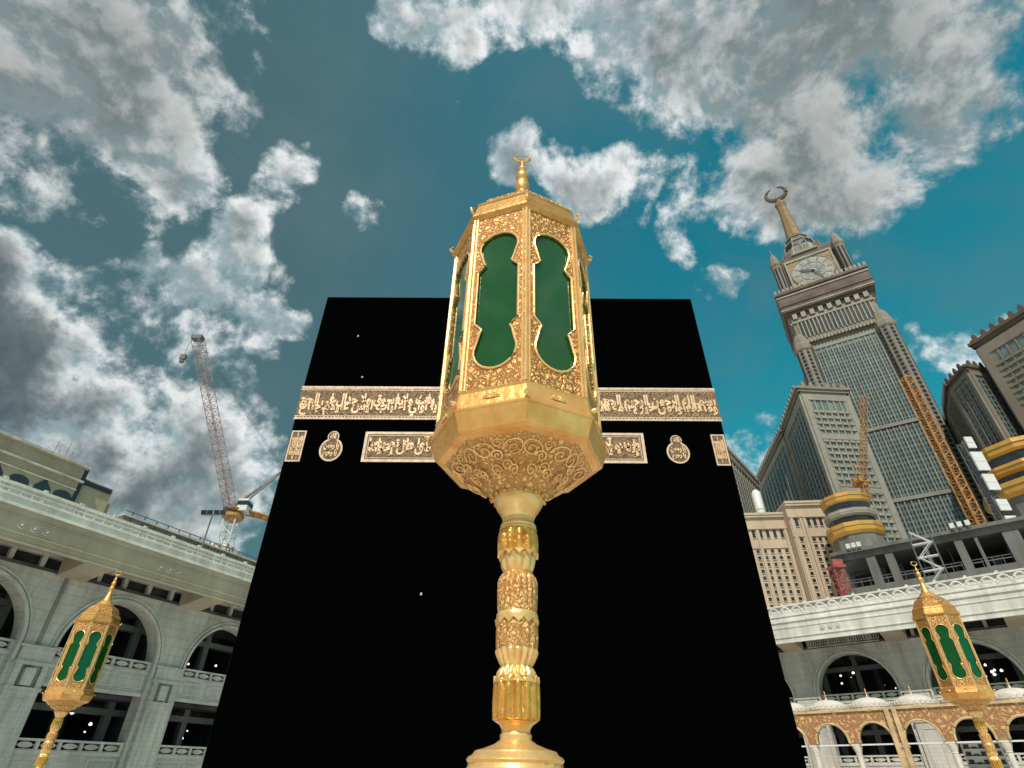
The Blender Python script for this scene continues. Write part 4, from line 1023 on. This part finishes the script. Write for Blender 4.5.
q = MB(); q.tube([(0, 0, 0), (0, 0, 11.8)], .1, 8); q.lathe([(.25, 0), (.25, .3), (.12, .4)], 8); q.build('pole', M['steel'], lp)
q = MB(); q.bar((-1.4, 0, 11.7), (1.4, 0, 11.7), .08); q.build('cross_arm', M['steel'], lp)
for u in (-1.25, -.45, .45, 1.25):
    q = MB(); q.M = Matrix.Translation((u, 0, 12.0)) @ Matrix.Rotation(R(35), 4, 'X'); q.box(-.3, .3, -.12, .16, -.3, .32); q.box(-.26, .26, -.16, -.12, -.26, .28); q.build('floodlight', M['tower_dk'], lp)

# ---- buildings showing over the left wing
loc, rz = wallframe(71, 27)
lb = thing('rooftop_building', 'beige stone rooftop building with pointed dark openings at the upper left of the mosque', 'building', loc, rz)
q = MB(); q.box(6, 30.0, 0, 12, 17, 30.6); q.build('wall', M['stone_bg'], lb)
q = MB(); q.box(6, 30.3, -.4, 0, 28.9, 29.1); q.box(6, 30.3, -.5, 12, 30.6, 30.9); q.box(6, 30, -.2, 0, 27.9, 28.05); q.build('string_course', M['stone_lt'], lb)
q = MB(); q.box(30.6, 34.2, .8, 10, 17, 29.9); q.box(34.2, 34.9, 1.5, 9, 17, 28.4); q.build('stair_block', M['stone_bg'], lb)
q = MB(); q.box(30.05, 30.55, .2, 9, 17, 30.8); q.box(30.55, 34.0, .6, .79, 29.2, 29.7); q.build('dark_joint', M['tower_dk'], lb)
q = MB(); q.box(20.2, 21.2, -.06, 0, 28.1, 30.3); q.build('dark_opening', M['tower_dk'], lb)
for k, u in enumerate((19.4, 22.2, 24.6, 26.9, 29.0)):
    q = MB()
    if k % 2: q.slab([(u-.85, 25), (u+.85, 25), (u+.85, 27.0), (u, 28.0), (u-.85, 27.0)], -.1, .0)
    else: q.slab([(u-.95, 25), (u+.95, 25)]+[(u+.95*cos(a), 26.9+.6*sin(a)) for a in [pi*i/10 for i in range(11)]], -.1, .0)
    q.build('dark_opening', M['tower_dk'], lb)
q = MB()
for u, h in ((27.0, 2.4), (27.5, 1.6), (28.2, 2.9), (28.8, 1.9), (26.3, 1.4)): q.bar((u, 2, 30.9), (u, 2, 30.9+h), .03)
q.build('antennas', M['steel'], lb)
lw = thing('roof_plant', 'low brown wall and machinery along the terrace roof between rooftop building and crane', 'rooftop plant', loc, rz)
q = MB(); q.box(36.0, 66, 0, 6, 17, 27.2); q.build('screen_wall', mat('brown_screen', (.20, .16, .12), .85, var=.4, vscale=.8), lw)
q = MB(); q.box(36.0, 66, -.2, 6.2, 27.2, 27.4)
for k in range(24): u = 38+k*1.1; h = random.uniform(.3, 1.3); q.box(u, u+.7, -1.2, -.4, 25-.1, 25+h)
q.build('vents', M['stone_lt'], lw)
q = MB()
for k in range(18): u = 37+k*1.6; q.box(u, u+.12, -.1, -.0, 26, 27.9)
q.box(36, 66, -.1, 0, 27.8, 27.88); q.build('railing', M['steel'], lw)
